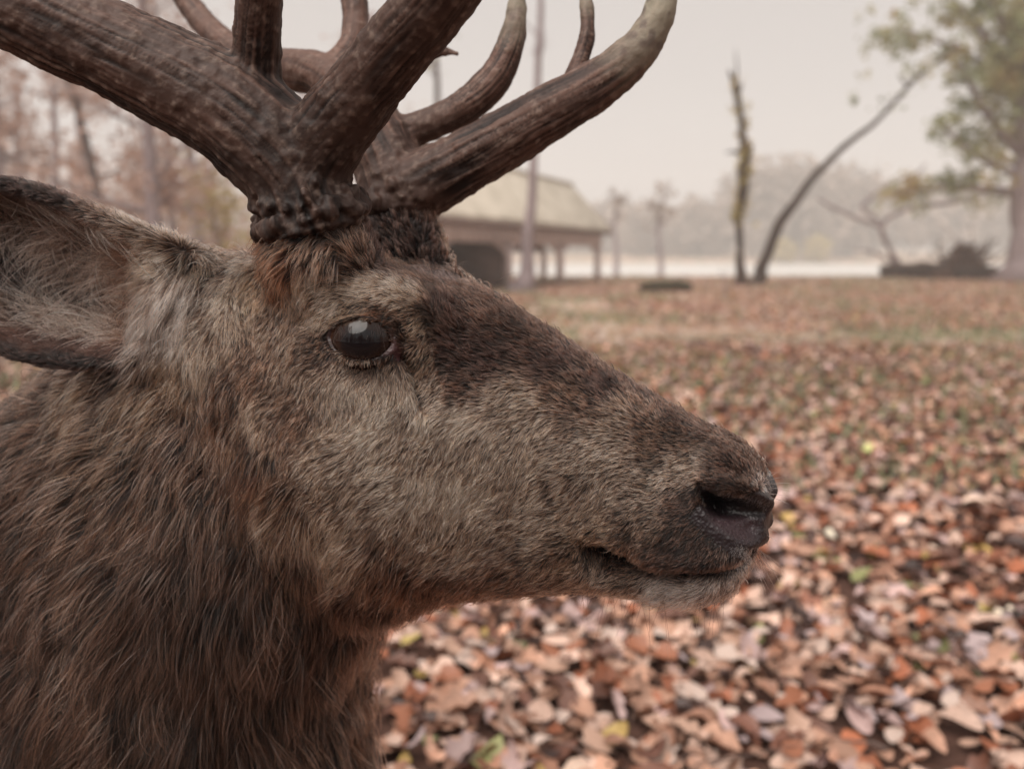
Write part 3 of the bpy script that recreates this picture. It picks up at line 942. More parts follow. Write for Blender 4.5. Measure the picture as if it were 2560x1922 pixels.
# brow ridges
# legs
GZ = -ORG[2]
for s in (1, -1):
    fl = catmull([(-.60, .10 * s, -.40), (-.62, .115 * s, -.58), (-.60, .12 * s, -.74), (-.615, .12 * s, -.80), (-.62, .12 * s, GZ + .12), (-.60, .12 * s, GZ + .045), (-.575, .12 * s, GZ + .02)], 40)
    fr = catmull([(.085,), (.062,), (.030,), (.030,), (.020,), (.025,), (.030,)], 40)[:, 0]
    bodymb.tube(toW(fl), fr, 16)
    hl = catmull([(-1.52, .11 * s, -.30), (-1.50, .13 * s, -.48), (-1.56, .135 * s, -.62), (-1.70, .135 * s, -.72), (-1.675, .135 * s, -.86), (-1.64, .135 * s, GZ + .12), (-1.62, .135 * s, GZ + .045), (-1.59, .135 * s, GZ + .02)], 44)
    hr = catmull([(.13,), (.10,), (.055,), (.032,), (.024,), (.021,), (.025,), (.030,)], 44)[:, 0]
    bodymb.tube(toW(hl), hr, 16)
bodymb.tube(toW(np.array([(-1.78, 0, -.12), (-1.84, 0, -.18), (-1.85, 0, -.27)])), [.03, .028, .012], 12)   # tail

# ---- ears: upper and lower rim (picture), side offset of the rim, depth of the cup
EAR = [(395, 560, 395, 700, .070, .012), (335, 530, 325, 742, .082, .024), (262, 503, 262, 772, .094, .040),
       (130, 446, 130, 778, .108, .048), (0, 404, 10, 755, .118, .048), (-120, 408, -110, 700, .126, .030),
       (-210, 450, -200, 630, .132, .018), (-270, 520, -262, 560, .136, .006)]
def ear_surface(mirror=False, na=25, nt_=40):
    rows = np.array([[*toL(PV(a, b, v)), *toL(PV(c, d, v)), dp] for a, b, c, d, v, dp in EAR])
    rows = catmull(rows, nt_)
    a = np.linspace(0, math.pi, na)
    mid = (rows[:, 0:3] + rows[:, 3:6]) / 2
    half = (rows[:, 0:3] - rows[:, 3:6]) / 2
    sq = np.sign(np.cos(a)) * np.abs(np.cos(a)) ** 0.8
    inner = mid[:, None] + half[:, None] * sq[None, :, None]
    inner[..., 1] -= rows[:, None, 6] * np.sin(a)[None, :] ** 0.8
    if mirror:
        inner[..., 1] *= -1
        inner[..., 2] -= .03 + (inner[..., 0].max() - inner[..., 0]) * .25
    return inner
def grid_normals(G):
    du = np.gradient(G, axis=0)
    dv = np.gradient(G, axis=1)
    n = np.cross(du, dv)
    return n / (np.linalg.norm(n, axis=-1, keepdims=True) + 1e-12)
ear_in = ear_surface()
for mir in (False, True):
    G = toW(ear_surface(mir))
    N = grid_normals(G)
    side = EV if not mir else -EV
    N *= np.sign((N @ side).mean())
    th = .0050
    A, Bk = G + N * th * .5, G - N * th * 1.3
    nt_, na = G.shape[:2]
    ring = np.concatenate([A, Bk[:, ::-1]], axis=1)
    bodymb.add(*loft(ring))
# mound that carries the ear root
def blob(c, r, k=14):
    th = np.linspace(0, math.pi, k)
    ph = np.linspace(0, 2 * math.pi, 2 * k, endpoint=False)
    rings = np.stack([np.sin(th)[:, None] * np.cos(ph), np.sin(th)[:, None] * np.sin(ph), np.cos(th)[:, None] * np.ones_like(ph)], -1)
    return rings * np.asarray(r) + np.asarray(c)
for s in (1, -1):
    for (x, y, v, r) in ((395, 630, .058, (.024, .022, .034)), (360, 690, .062, (.018, .018, .022)), (350, 575, .064, (.024, .018, .016))):
        c = toL(PV(x, y, v))
        c[1] *= s
        if s < 0: c[2] -= .02
        bodymb.add(*loft(toW(blob(c, r)[1:-1])))

def remesh(mb, voxel, name):
    me = mb_mesh = mesh_np(name + '_src', *mb.data(), smooth=False)
    o = bpy.data.objects.new(name + '_src', me)
    COL.objects.link(o)
    md = o.modifiers.new('r', 'REMESH')
    md.mode = 'VOXEL'
    md.voxel_size = voxel
    md.use_smooth_shade = True
    dg = bpy.context.evaluated_depsgraph_get()
    ev = o.evaluated_get(dg)
    res = ev.to_mesh()
    V = np.empty(len(res.vertices) * 3, dtype=np.float32)
    res.vertices.foreach_get('co', V)
    V = V.reshape(-1, 3).astype(np.float64)
    lt = np.empty(len(res.polygons), dtype=np.int32)
    res.polygons.foreach_get('loop_total', lt)
    lv = np.empty(len(res.loops), dtype=np.int32)
    res.loops.foreach_get('vertex_index', lv)
    if (lt == 4).all():
        F = lv.reshape(-1, 4)
    else:
        raise RuntimeError('remesh gave mixed polygons')
    ev.to_mesh_clear()
    bpy.data.objects.remove(o)
    bpy.data.meshes.remove(me)
    return V, F

def edges_of(F):
    e = np.concatenate([F[:, [0, 1]], F[:, [1, 2]], F[:, [2, 3]], F[:, [3, 0]]])
    e.sort(axis=1)
    return np.unique(e, axis=0)

def smooth(V, E, it, lam=0.5, wt=None):
    n = len(V)
    deg = np.bincount(E.ravel(), minlength=n).astype(float)[:, None]
    for _ in range(it):
        acc = np.stack([np.bincount(E[:, 0], V[E[:, 1], k], n) + np.bincount(E[:, 1], V[E[:, 0], k], n) for k in range(3)], -1)
        d = acc / np.maximum(deg, 1) - V
        V = V + lam * (d if wt is None else d * wt[:, None])
    return V

def vnormals(V, F):
    a, b, c, d = (V[F[:, k]] for k in range(4))
    fn = np.cross(c - a, d - b)
    n = np.stack([sum(np.bincount(F[:, j], fn[:, k], len(V)) for j in range(4)) for k in range(3)], -1)
    return n / (np.linalg.norm(n, axis=1, keepdims=True) + 1e-12)

V, F = remesh(bodymb, .0042, 'body')
E = edges_of(F)
Lc = toL(V)
earw = np.clip((-.235 - Lc[:, 0]) / .02, 0, 1) * (Lc[:, 2] > .0) * (np.abs(Lc[:, 1]) > .055)    # thin ears: little smoothing
V = smooth(V, E, 14, .5, 1 - .85 * earw)

# finer mesh where the photograph shows bare detail: nose, lips, eye
def refine(V, F, mask_v):
    """split the quads whose four corners are in mask; rim quads take the extra points as polygons"""
    bm = bmesh.new()
    tr = F[:, 2] == F[:, 3]
    me = mesh_np('tmp', V, [F[~tr], F[tr][:, :3]], smooth=False)
    bm.from_mesh(me)
    bpy.data.meshes.remove(me)
    bm.verts.ensure_lookup_table()
    es = [e for e in bm.edges if mask_v[e.verts[0].index] and mask_v[e.verts[1].index]]
    bmesh.ops.subdivide_edges(bm, edges=es, cuts=1, use_grid_fill=True, smooth=0.0)
    bmesh.ops.triangulate(bm, faces=[f for f in bm.faces if len(f.verts) > 4])
    me = bpy.data.meshes.new('tmp')
    bm.to_mesh(me)
    bm.free()
    Vn = np.empty(len(me.vertices) * 3, dtype=np.float32)
    me.vertices.foreach_get('co', Vn)
    lt = np.empty(len(me.polygons), dtype=np.int32)
    ls = np.empty(len(me.polygons), dtype=np.int32)
    me.polygons.foreach_get('loop_total', lt)
    me.polygons.foreach_get('loop_start', ls)
    lv = np.empty(len(me.loops), dtype=np.int32)
    me.loops.foreach_get('vertex_index', lv)
    q = lv[ls[lt == 4][:, None] + np.arange(4)]
    t = lv[ls[lt == 3][:, None] + np.array([0, 1, 2, 2])]
    bpy.data.meshes.remove(me)
    return Vn.reshape(-1, 3).astype(np.float64), np.vstack([q, t]).astype(np.int32)

Lc = toL(V)
def near_pic(L, pts):
    m = np.zeros(len(L), bool)
    for x, y, r in pts:
        u, w = S(x, y)
        m |= (L[:, 0] - u) ** 2 + (L[:, 2] - w) ** 2 < r * r
    return m
fine = near_pic(Lc, [(1610, 1110, .055), (1560, 1200, .05), (1430, 1240, .05), (1330, 1220, .05), (830, 760, .062)])
V, F = refine(V, F, fine)
Lc = toL(V)
fine2 = near_pic(Lc, [(1610, 1100, .040), (810, 745, .045)])
V, F = refine(V, F, fine2)
E = edges_of(F)
E = E[E[:, 0] != E[:, 1]]
Lc = toL(V)

def bvh_of(V, F):
    return BVHTree.FromPolygons([tuple(p) for p in V.tolist()], F.tolist())
def cast(bvh, x, y):
    d = Vector(ray(x, y)).normalized()
    h = bvh.ray_cast(Vector(CAM), d)
    if h[0] is None:
        return None
    return np.array(h[0]), np.array(h[1])
bvh = bvh_of(V, F)

def pic_line(pts, n=24, fallback_v=.03):
    """a line drawn on the skin through picture points, in the stag's frame"""
    P = catmull(pts, n)
    out = []
    for x, y in P[:, :2]:
        h = cast(bvh, x, y)
        out.append(toL(h[0]) if h is not None else toL(PV(x, y, fallback_v)))
    return np.array(out)
def dist_line(L, line):
    """distance to a polyline, and parameter 0..1, side folded to the near side"""
    Q = L.copy()
    Q[:, 1] = np.abs(Q[:, 1])
    best = np.full(len(Q), 9.0)
    par = np.zeros(len(Q))
    for i in range(len(line) - 1):
        a, b = line[i], line[i + 1]
        ab = b - a
        t = np.clip(((Q - a) @ ab) / (ab @ ab + 1e-12), 0, 1)
        d = np.linalg.norm(Q - (a + t[:, None] * ab), axis=1)
        k = d < best
        best[k] = d[k]
        par[k] = (i + t[k]) / (len(line) - 1)
    return best, par
def side_pt(x, y):
    h = cast(bvh, x, y)
    return toL(h[0])
def mv(L):
    Q = L.copy()
    Q[:, 1] = np.abs(Q[:, 1])
    return Q

Nn = vnormals(V, F)
def nl(N):
    return np.stack([N @ EU, N @ EV, N @ EW], -1)
# --- sculpting: (x, y, radius, height) soft bumps and hollows along the normal
disp = np.zeros(len(V))
Q = mv(Lc)
for x, y, r, h in ((800, 640, .028, .006), (880, 665, .022, .004), (720, 650, .024, .003), (760, 735, .022, -.002), (930, 800, .022, -.005),
                   (960, 900, .05, -.003), (700, 1000, .060, .006), (800, 1120, .06, .005), (640, 870, .03, -.004), (1130, 1010, .05, .003),
                   (1450, 1130, .035, .004), (1350, 1160, .03, .003), (1250, 1140, .028, -.003), (1480, 1010, .03, -.002), (560, 720, .04, -.004),
                   (1490, 1215, .022, .003), (1100, 760, .03, .002), (620, 700, .03, -.003), (1120, 1200, .04, -.004), (1560, 1010, .02, .004)):
    c = side_pt(x, y)
    disp += h * np.exp(-((Q - c) ** 2).sum(1) / (r * r))
V = V + Nn * disp[:, None]
Lc = toL(V)
bvh = bvh_of(V, F)
Nn = vnormals(V, F)

# --- eye
EYE_HIT = cast(bvh, 783, 738)
EYE_P = toL(EYE_HIT[0])
EYE_R = .0250
en = nl(EYE_HIT[1][None])[0]
en = en / np.linalg.norm(en)
view_dir = toL(CAM) - EYE_P
view_dir /= np.linalg.norm(view_dir)
en = en * .6 + view_dir * .4
en /= np.linalg.norm(en)
EYE_C = EYE_P - en * .0165
# the eye opening as seen in the picture, laid on a sphere a little larger than the eyeball
OPEN = [(714, 728), (728, 706), (752, 698), (785, 695), (815, 699), (838, 715), (850, 742), (842, 754), (822, 762), (790, 767), (755, 762), (728, 749)]
def on_sphere(x, y, c, r):
    o, d = toL(CAM), toL(CAM + ray(x, y)) - toL(CAM)
    d = d / np.linalg.norm(d)
    oc = o - c
    b = oc @ d
    disc = b * b - (oc @ oc - r * r)
    t = -b - math.sqrt(max(disc, 0.0))
    return o + d * t
op = np.array([on_sphere(x, y, EYE_C, EYE_R * 1.02) for x, y in OPEN])
op = catmull(np.vstack([op[-1:], op, op[:2]]), 15 * 8 + 1)
kk = len(OPEN)
opc = catmull(np.vstack([op, op[:1]]), 100) if False else op
# basis across the eye
ex = np.cross(np.array([0, 0, 1.0]), en); ex /= np.linalg.norm(ex)
ey = np.cross(en, ex)
ctr = np.array([on_sphere(783, 734, EYE_C, EYE_R * 1.02)])[0]
def eye_polar(L):
    d = L - ctr
    return np.stack([d @ ex, d @ ey, d @ en], -1)
oe = eye_polar(op)
oa = np.arctan2(oe[:, 1], oe[:, 0])
orad = np.hypot(oe[:, 0], oe[:, 1])
srt = np.argsort(oa)
oa_s, or_s = oa[srt], orad[srt]
def open_radius(a):
    return np.interp(a, np.concatenate([oa_s - 2 * math.pi, oa_s, oa_s + 2 * math.pi]), np.concatenate([or_s] * 3))
Q = mv(Lc)
pe = eye_polar(Q)
rho = np.hypot(pe[:, 0], pe[:, 1]) / open_radius(np.arctan2(pe[:, 1], pe[:, 0]))
close = np.linalg.norm(Q - EYE_P, axis=1) < .06
# lids: skin meets the eyeball at the opening, sinks behind it inside
dS = np.linalg.norm(Q - EYE_C, axis=1)
target = EYE_R * np.where(rho < 1, 1.0 - .50 * np.clip((1 - rho) / .16, 0, 1), 1.055)
wgt = np.where(rho < 1, 1.0, np.exp(-((rho - 1) / .34) ** 2)) * close * (pe[:, 2] > -.02)
newQ = EYE_C + (Q - EYE_C) * (target / np.maximum(dS, 1e-6))[:, None]
move = (newQ - Q) * wgt[:, None]
# swollen rims of the lids
rim = np.exp(-((rho - 1.10) / .10) ** 2) * close
move += en * (.0012 * rim)[:, None]
move[:, 1] *= np.sign(Lc[:, 1])
Lc = Lc + move
V = toW(Lc)
# --- creases, lips and nostrils
Nn = vnormals(V, F)
disp = np.zeros(len(V))
tear = pic_line([(872, 770), (888, 800), (900, 840), (925, 882)])
d, p = dist_line(Lc, tear)
disp -= .0075 * np.exp(-(d / .0040) ** 2) * np.clip(1.15 - p, 0, 1)
disp += .0016 * np.exp(-((d - .009) / .005) ** 2)
cheek = pic_line([(1186, 1035), (1192, 1062), (1212, 1092)])
d, p = dist_line(Lc, cheek)
disp -= .0022 * np.exp(-(d / .003) ** 2)
LIP = [(1262, 1186), (1290, 1206), (1330, 1232), (1375, 1247), (1430, 1254), (1500, 1250), (1560, 1240), (1600, 1222), (1632, 1192)]
lip = pic_line(LIP, 40)
d, p = dist_line(Lc, lip)
wide = np.interp(p, [0, .12, .3, .5, .75, 1], [.003, .0095, .0125, .0065, .0030, .0025])
deep = np.interp(p, [0, .12, .3, .5, .75, 1], [.005, .022, .028, .013, .006, .005])
Qm = mv(Lc)
lip_d, lip_p, lip_w = d, p, wide
below = Qm[:, 2] < np.interp(Qm[:, 0], lip[:, 0], lip[:, 2])
disp -= deep * np.exp(-(d / wide) ** 2)
disp += .0030 * np.exp(-((d - .012) / .008) ** 2) * np.where(below, .3, 1.0) * np.interp(p, [0, .15, .5, .9, 1], [.2, 1, 1, 1, .3])
V = V + Nn * disp[:, None]
Lc = toL(V)
Nn = vnormals(V, F)
disp = np.zeros(len(V))
bvh = bvh_of(V, F)
# nostril: a curved slit under a thick upper wing, with a fleshy floor below it
nos = pic_line([(1516, 1050), (1534, 1072), (1558, 1092), (1590, 1098), (1622, 1100), (1648, 1104)], 30)
nd, npar = dist_line(Lc, nos)
nw = np.interp(npar, [0, .2, .5, .8, 1], [.0028, .0062, .0072, .0058, .0030])
inmask = np.exp(-(nd / nw) ** 4)
disp -= inmask * np.interp(npar, [0, .2, .5, .8, 1], [.005, .022, .021, .013, .004])
floor_ = pic_line([(1560, 1114), (1588, 1132), (1612, 1142), (1628, 1140)], 24)
fd, fp = dist_line(Lc, floor_)
flesh = np.exp(-(fd / .0075) ** 4)
disp -= .0062 * flesh
wing = pic_line([(1524, 1038), (1560, 1050), (1610, 1064), (1655, 1086)], 20)
wd, wp = dist_line(Lc, wing)
disp += .0052 * np.exp(-(wd / .0060) ** 2)
low = pic_line([(1520, 1074), (1545, 1118), (1580, 1154), (1620, 1172), (1655, 1160)], 24)
ld, lp = dist_line(Lc, low)
disp += .0030 * np.exp(-(ld / .0048) ** 2)
V = V + Nn * disp[:, None]
V = smooth(V, E, 5, .45, near_pic(toL(V), [(1610, 1110, .055), (1430, 1240, .08)]).astype(float))
Lc = toL(V)
Nn = vnormals(V, F)
bvh = bvh_of(V, F)

# skin colour: dark under the coat, bare leather on the nose, pink rims at the eye
skin = np.empty((len(V), 3)); skin[:] = (.014, .008, .007)
bare = np.zeros(len(V))                 # 1 where no hair grows
pad = pic_line([(1535, 1062), (1590, 1100), (1640, 1120), (1672, 1110)], 20, .0)
pd_, _ = dist_line(Lc, pad)
nosemask = np.clip((.030 - pd_) / .006, 0, 1)
un, wn = S(1512, 1010)
padline_u = np.interp(Lc[:, 2], [S(1560, 1200)[1], S(1560, 1130)[1], S(1520, 1070)[1], S(1545, 1050)[1], S(1600, 1040)[1], S(1650, 1028)[1]],
                      [S(1660, 1200)[0], S(1585, 1130)[0], S(1515, 1070)[0], S(1528, 1050)[0], S(1585, 1040)[0], S(1690, 1028)[0]])
nosemask = np.clip((Lc[:, 0] - padline_u) / .004 + .5, 0, 1) * (Lc[:, 2] > S(1600, 1185)[1])
skin = skin * (1 - nosemask[:, None]) + np.array((.016, .011, .013)) * nosemask[:, None]
bare = np.maximum(bare, nosemask)
lowf_ = np.clip((S(1600, 1128)[1] - Lc[:, 2]) / .008, 0, 1)[:, None]
fc_ = np.array((.040, .022, .026)) * (1 - lowf_) + np.array((.20, .155, .205)) * lowf_
skin = skin * (1 - .85 * flesh[:, None]) + fc_ * .85 * flesh[:, None]
skin = skin * (1 - inmask[:, None]) + np.array((.008, .006, .007)) * inmask[:, None]
bare = np.maximum(bare, np.exp(-(fd / .0095) ** 6))
bare = np.maximum(bare, np.exp(-(nd / (nw * 1.15)) ** 6))
Q = mv(Lc)
pe = eye_polar(Q)
rho = np.hypot(pe[:, 0], pe[:, 1]) / open_radius(np.arctan2(pe[:, 1], pe[:, 0]))
close = np.linalg.norm(Q - EYE_P, axis=1) < .05
lid = np.exp(-((rho - 1.0) / .20) ** 2) * close
lowlid = np.clip(.5 - pe[:, 1] / .012, 0, 1)
lidc = np.array((.045, .021, .021)) * lowlid[:, None] + np.array((.022, .012, .011)) * (1 - lowlid[:, None])
skin = skin * (1 - lid[:, None]) + lidc * lid[:, None]
inner = np.exp(-((Q - side_pt(862, 762)) ** 2).sum(1) / .0075 ** 2)
skin = skin * (1 - inner[:, None]) + np.array((.11, .05, .055)) * inner[:, None]
bare = np.maximum(bare, np.clip((1.24 + .16 * np.clip(-pe[:, 1] / .01, 0, 1) - rho) / .12, 0, 1) * close)
bare = np.maximum(bare, np.clip((inner - .35) * 3, 0, 1))
td, tp = dist_line(Lc, tear)
bare = np.maximum(bare, np.exp(-(td / .0042) ** 4) * (tp < .9))
mouth = np.exp(-(lip_d / (lip_w * .95)) ** 4)
bare = np.maximum(bare, mouth)
skin = skin * (1 - mouth[:, None]) + np.array((.012, .008, .008)) * mouth[:, None]
hoof = Lc[:, 2] < GZ + .055
skin[hoof] = (.02, .016, .014)
bare[hoof] = 1

bm_mat, n_, b_ = new_mat('skin')
at = n_.nodes.new('ShaderNodeAttribute'); at.attribute_name = 'skin'
nz = n_.nodes.new('ShaderNodeTexVoronoi'); nz.inputs['Scale'].default_value = 480
bp = n_.nodes.new('ShaderNodeBump'); bp.inputs['Strength'].default_value = .7; bp.inputs['Distance'].default_value = .0008
n_.links.new(at.outputs['Color'], b_.inputs['Base Color'])
tc = n_.nodes.new('ShaderNodeTexCoord')
n_.links.new(tc.outputs['Object'], nz.inputs['Vector'])
n_.links.new(nz.outputs['Distance'], bp.inputs['Height'])
n_.links.new(bp.outputs[0], b_.inputs['Normal'])
b_.inputs['Roughness'].default_value = .40
b_.inputs['Specular IOR Level'].default_value = .45

tri = F[:, 2] == F[:, 3]
bme = mesh_np('body', V - STAG_BASE, [F[~tri], F[tri][:, :3]], bm_mat)
col_attr(bme, 'skin', skin)
body = link(bpy.data.objects.new('body', bme), stag)

# --- eyeballs
eye_mat, n_, b_ = new_mat('eyeball')
g = n_.nodes.new('ShaderNodeAttribute'); g.attribute_name = 'iris'
n_.links.new(g.outputs['Color'], b_.inputs['Base Color'])
b_.inputs['Roughness'].default_value = .06
b_.inputs['Specular IOR Level'].default_value = .45
for s in (1, -1):
    R = blob((0, 0, 0), (1, 1, 1), 40)
    Ve, Qe, Te = loft(R[1:-1])
    ax = (ex, ey, en)
    pupil = np.abs(Ve[:, 0] / .52) ** 2 + np.abs(Ve[:, 1] / .34) ** 2
    ir = np.hypot(Ve[:, 0], Ve[:, 1])
    front = Ve[:, 2] > 0
    bul = 1 + .07 * np.exp(-(ir / .55) ** 4) * front
    colr = np.empty((len(Ve), 3)); colr[:] = (.10, .045, .02)
    stria = .7 + .6 * vnoise(np.stack([np.arctan2(Ve[:, 1], Ve[:, 0]) * 9, ir * 3, ir * 0], -1), 5)
    colr = np.where((ir < .80)[:, None], np.array((.014, .006, .004)) * stria[:, None], colr)
    colr = np.where((ir > .80)[:, None], np.array((.06, .024, .013)), colr)
    colr = np.where((pupil < 1)[:, None], np.array((.004, .003, .004)), colr)
    LL = EYE_C + (Ve[:, 0:1] * ex + Ve[:, 1:2] * ey + Ve[:, 2:3] * en) * EYE_R * bul[:, None]
    LL[:, 1] *= s
    eo = obj_np('eye', toW(LL) - STAG_BASE, [Qe, Te], eye_mat, stag)
    eo.data.attributes.new('iris', 'FLOAT_COLOR', 'POINT').data.foreach_set('color', np.hstack([colr, np.ones((len(colr), 1))]).astype(np.float32).ravel())

# =================================================================== antlers
# branches: x, y (picture), side offset v, half width (picture px)
NEAR = {
 'beam': [(682, 505, .055, 116), (664, 448, .057, 108), (640, 385, .060, 110), (585, 315, .066, 118), (500, 240, .076, 116), (380, 175, .090, 108), (250, 112, .106, 102), (110, 48, .124, 100), (-60, -40, .146, 97), (-260, -190, .170, 90), (-420, -420, .180, 84), (-480, -700, .17, 76), (-440, -960, .15, 60), (-380, -1150, .13, 30), (-360, -1230, .125, 8)],
 'mid_tine': [(600, 330, .062, 66), (572, 250, .066, 62), (556, 180, .070, 56), (556, 90, .078, 51), (562, 0, .088, 48), (575, -110, .10, 42), (600, -230, .115, 28), (625, -320, .125, 7)],
 'brow_tine': [(655, 400, .058, 92), (690, 320, .060, 88), (740, 250, .064, 82), (812, 160, .070, 76), (880, 75, .078, 76), (948, -5, .086, 76), (1010, -95, .095, 68), (1060, -200, .104, 52), (1085, -300, .112, 30), (1090, -370, .116, 7)],
 'crown_tine': [(-480, -690, .17, 60), (-600, -850, .20, 46), (-680, -1020, .22, 26), (-700, -1110, .225, 7)],
}
FAR = {
 'beam': [(866, 470, -.054, 80), (854, 412, -.057, 76), (828, 330, -.064, 76), (790, 255, -.072, 66), (745, 195, -.082, 54), (690, 160, -.092, 47), (610, 150, -.105, 43), (540, 132, -.118, 36), (480, 90, -.13, 30), (430, 38, -.142, 27), (385, -30, -.152, 26), (300, -180, -.17, 26), (260, -380, -.17, 22), (270, -520, -.16, 6)],
 'brow_tine': [(868, 450, -.058, 78), (904, 405, -.061, 74), (985, 362, -.067, 67), (1080, 308, -.074, 64), (1180, 248, -.081, 60), (1280, 190, -.088, 54), (1362, 126, -.094, 46), (1410, 60, -.098, 39), (1432, -10, -.100, 33), (1440, -90, -.100, 24), (1430, -180, -.098, 6)],
 'bez_tine': [(800, 345, -.066, 44), (850, 300, -.075, 38), (930, 268, -.083, 36), (1010, 228, -.092, 38), (1072, 165, -.100, 37), (1106, 85, -.107, 30), (1116, 0, -.113, 20), (1112, -90, -.117, 14), (1100, -150, -.118, 4)],
 'mid_tine': [(720, 165, -.090, 40), (760, 110, -.098, 34), (768, 50, -.106, 29), (763, -30, -.115, 28), (750, -160, -.128, 22), (735, -250, -.135, 5)],
 'spur_tine': [(735, 180, -.088, 30), (830, 150, -.094, 26), (910, 118, -.099, 18), (962, 112, -.102, 12), (992, 118, -.104, 4)],
 'fork_tine': [(1195, 225, -.084, 22), (1225, 185, -.094, 20), (1256, 125, -.102, 20), (1270, 60, -.108, 17), (1262, -10, -.114, 15), (1250, -80, -.118, 4)],
}
antler_mat, n_, b_ = new_mat('antler')
at = n_.nodes.new('ShaderNodeAttribute'); at.attribute_name = 'tone'
n_.links.new(at.outputs['Color'], b_.inputs['Base Color'])
tc = n_.nodes.new('ShaderNodeTexCoord')
nz = n_.nodes.new('ShaderNodeTexNoise'); nz.inputs['Scale'].default_value = 420; nz.inputs['Detail'].default_value = 4
bp = n_.nodes.new('ShaderNodeBump'); bp.inputs['Strength'].default_value = .5; bp.inputs['Distance'].default_value = .0008
n_.links.new(tc.outputs['Object'], nz.inputs['Vector'])
n_.links.new(nz.outputs[0], bp.inputs['Height'])
n_.links.new(bp.outputs[0], b_.inputs['Normal'])
b_.inputs['Roughness'].default_value = .62
b_.inputs['Specular IOR Level'].default_value = .35

def build_antler(spec, side, voxel, label):
    mb = MB()
    br = []
    for nme, rows in spec.items():
        P = np.array([PV(x, y, v) for x, y, v, h in rows])
        dep = (P - CAM) @ FWD
        R = np.array([h * PX for *_, h in rows]) * dep / F_PX
        C = catmull(np.hstack([P, R[:, None]]), len(rows) * 9)
        C[:, 3] = np.maximum(C[:, 3], .0012)
        mb.tube(C[:, :3], C[:, 3], 22)
        br.append((nme, C))
    # burr: knobs in an uneven crown round the base
    base = br[0][1]
    p0, p1 = base[0, :3], base[7, :3]
    ax = (p1 - p0) / np.linalg.norm(p1 - p0)
    a1 = np.cross(ax, [0.2, 0.9, 0.3]); a1 /= np.linalg.norm(a1)
    a2 = np.cross(ax, a1)
    r0 = base[2, 3]
    rr = random.Random(11 if side > 0 else 12)
    for k in range(120):
        a = rr.uniform(0, 2 * math.pi)
        lift = abs(rr.gauss(0, .012))
        r = rr.uniform(.0022, .0052) * (1 - min(lift / .05, .6))
        c = p0 + ax * (.006 + lift) + (a1 * math.cos(a) + a2 * math.sin(a)) * (r0 * (1.0 - lift * 2.5) + r * .6)
        mb.add(*loft(blob(c, (r, r, r * rr.uniform(.8, 1.6)), 7)[1:-1]))
    V, F = remesh(mb, voxel, 'antler')
    E = edges_of(F)
    hb = np.clip(1 - ((V - p0) @ ax) / .03, 0, 1)
    V = smooth(V, E, 12, .5, 1 - .90 * hb)
    N = vnormals(V, F)
    # grooves run along every branch; blend them where branches meet
    num = np.zeros(len(V)); den = np.zeros(len(V)); thick = np.zeros(len(V)); tipn = np.zeros(len(V)); fine_n = np.zeros(len(V))
    for bi, (nme, C) in enumerate(br):
        P, R = C[:, :3], C[:, 3]
        T = np.gradient(P, axis=0); T /= np.linalg.norm(T, axis=1)[:, None]
        s = np.concatenate([[0], np.cumsum(np.linalg.norm(np.diff(P, axis=0), axis=1))])
        nf = np.cross(T[0], [0.3, 0.2, 0.9]); Nf = []
        for t in T:
            nf = nf - t * (nf @ t); nf /= np.linalg.norm(nf); Nf.append(nf)
        Nf = np.array(Nf); Bf = np.cross(T, Nf)
        best = np.full(len(V), 1e9); idx = np.zeros(len(V), int)
        for i in range(len(P)):
            d2 = ((V - P[i]) ** 2).sum(1)
            k = d2 < best
            best[k] = d2[k]; idx[k] = i
        d = V - P[idx]
        ds = np.gradient(s)
        pos = idx + np.clip((d * T[idx]).sum(1) / ds[idx], -.55, .55)
        kk_ = np.arange(len(P))
        ip = lambda M: np.stack([np.interp(pos, kk_, M[:, c]) for c in range(3)], -1)
        Nq, Bq = ip(Nf), ip(Bf)
        along = np.interp(pos, kk_, s)
        d = V - ip(P)
        x, y = (d * Nq).sum(1), (d * Bq).sum(1)
        ang = np.arctan2(y, x)
        rad = np.interp(pos, kk_, R)
        q = np.sqrt(best) / np.maximum(rad, 1e-4)
        w = np.exp(-np.clip(q - 1, 0, 5) * 7) + 1e-6
        tw = ang + .22 * np.sin(along * 11 + bi)
        kf = 3.0
        G = np.stack([np.cos(tw) * kf, np.sin(tw) * kf, along * 5], -1) + 10 * bi
        warp = (fbm(np.stack([np.cos(ang) * 3, np.sin(ang) * 3, along * 14], -1), 31 + bi, 2) - .5)
        G[:, 0] += warp * .6; G[:, 1] -= warp * .6
        g1 = np.abs(2 * vnoise(G * np.array([2.3, 2.3, 1.5]), 3) - 1)
        G2 = G * np.array([4.2, 4.2, 2.0])
        g2 = np.abs(2 * vnoise(G2, 9) - 1)
        num += w * (np.clip(g1 * 2.6, 0, 1) * .58 + np.clip(g2 * 2.2, 0, 1) * .42)
        den += w
        thick += w * rad
        tipn += w * np.clip((along / s[-1]), 0, 1) * (.3 if nme == 'spur_tine' else 1)
    h = num / den
    thick /= den; tipn /= den
    iso = fbm(V * 260, 5, 3)
    pear = np.clip(vnoise(V * 170, 8) - .62, 0, 1) * 2.6
    amp = np.clip(thick / .022, .25, 1.1) * (1 - .55 * np.clip((tipn - .45) / .4, 0, 1))
    worn = np.clip(1.7 * fbm(V * 32, 43, 2) - .35, .12, 1.0)      # grooves fade where the antler is rubbed smooth
    h = .78 + (h - .78) * worn
    V = V + N * ((h - .75) * .0019 * amp + (iso - .5) * .0009 + (fbm(V * 95, 15, 2) - .5) * .0022 + pear * .0012 * amp * (1 - tipn))[:, None]
    # colour: stained dark in the grooves, rubbed paler on the ridges and bone-grey towards the points
    mott = fbm(V * 45, 21, 3)
    k = np.clip((h - .35) / .6, 0, 1) ** 1.3
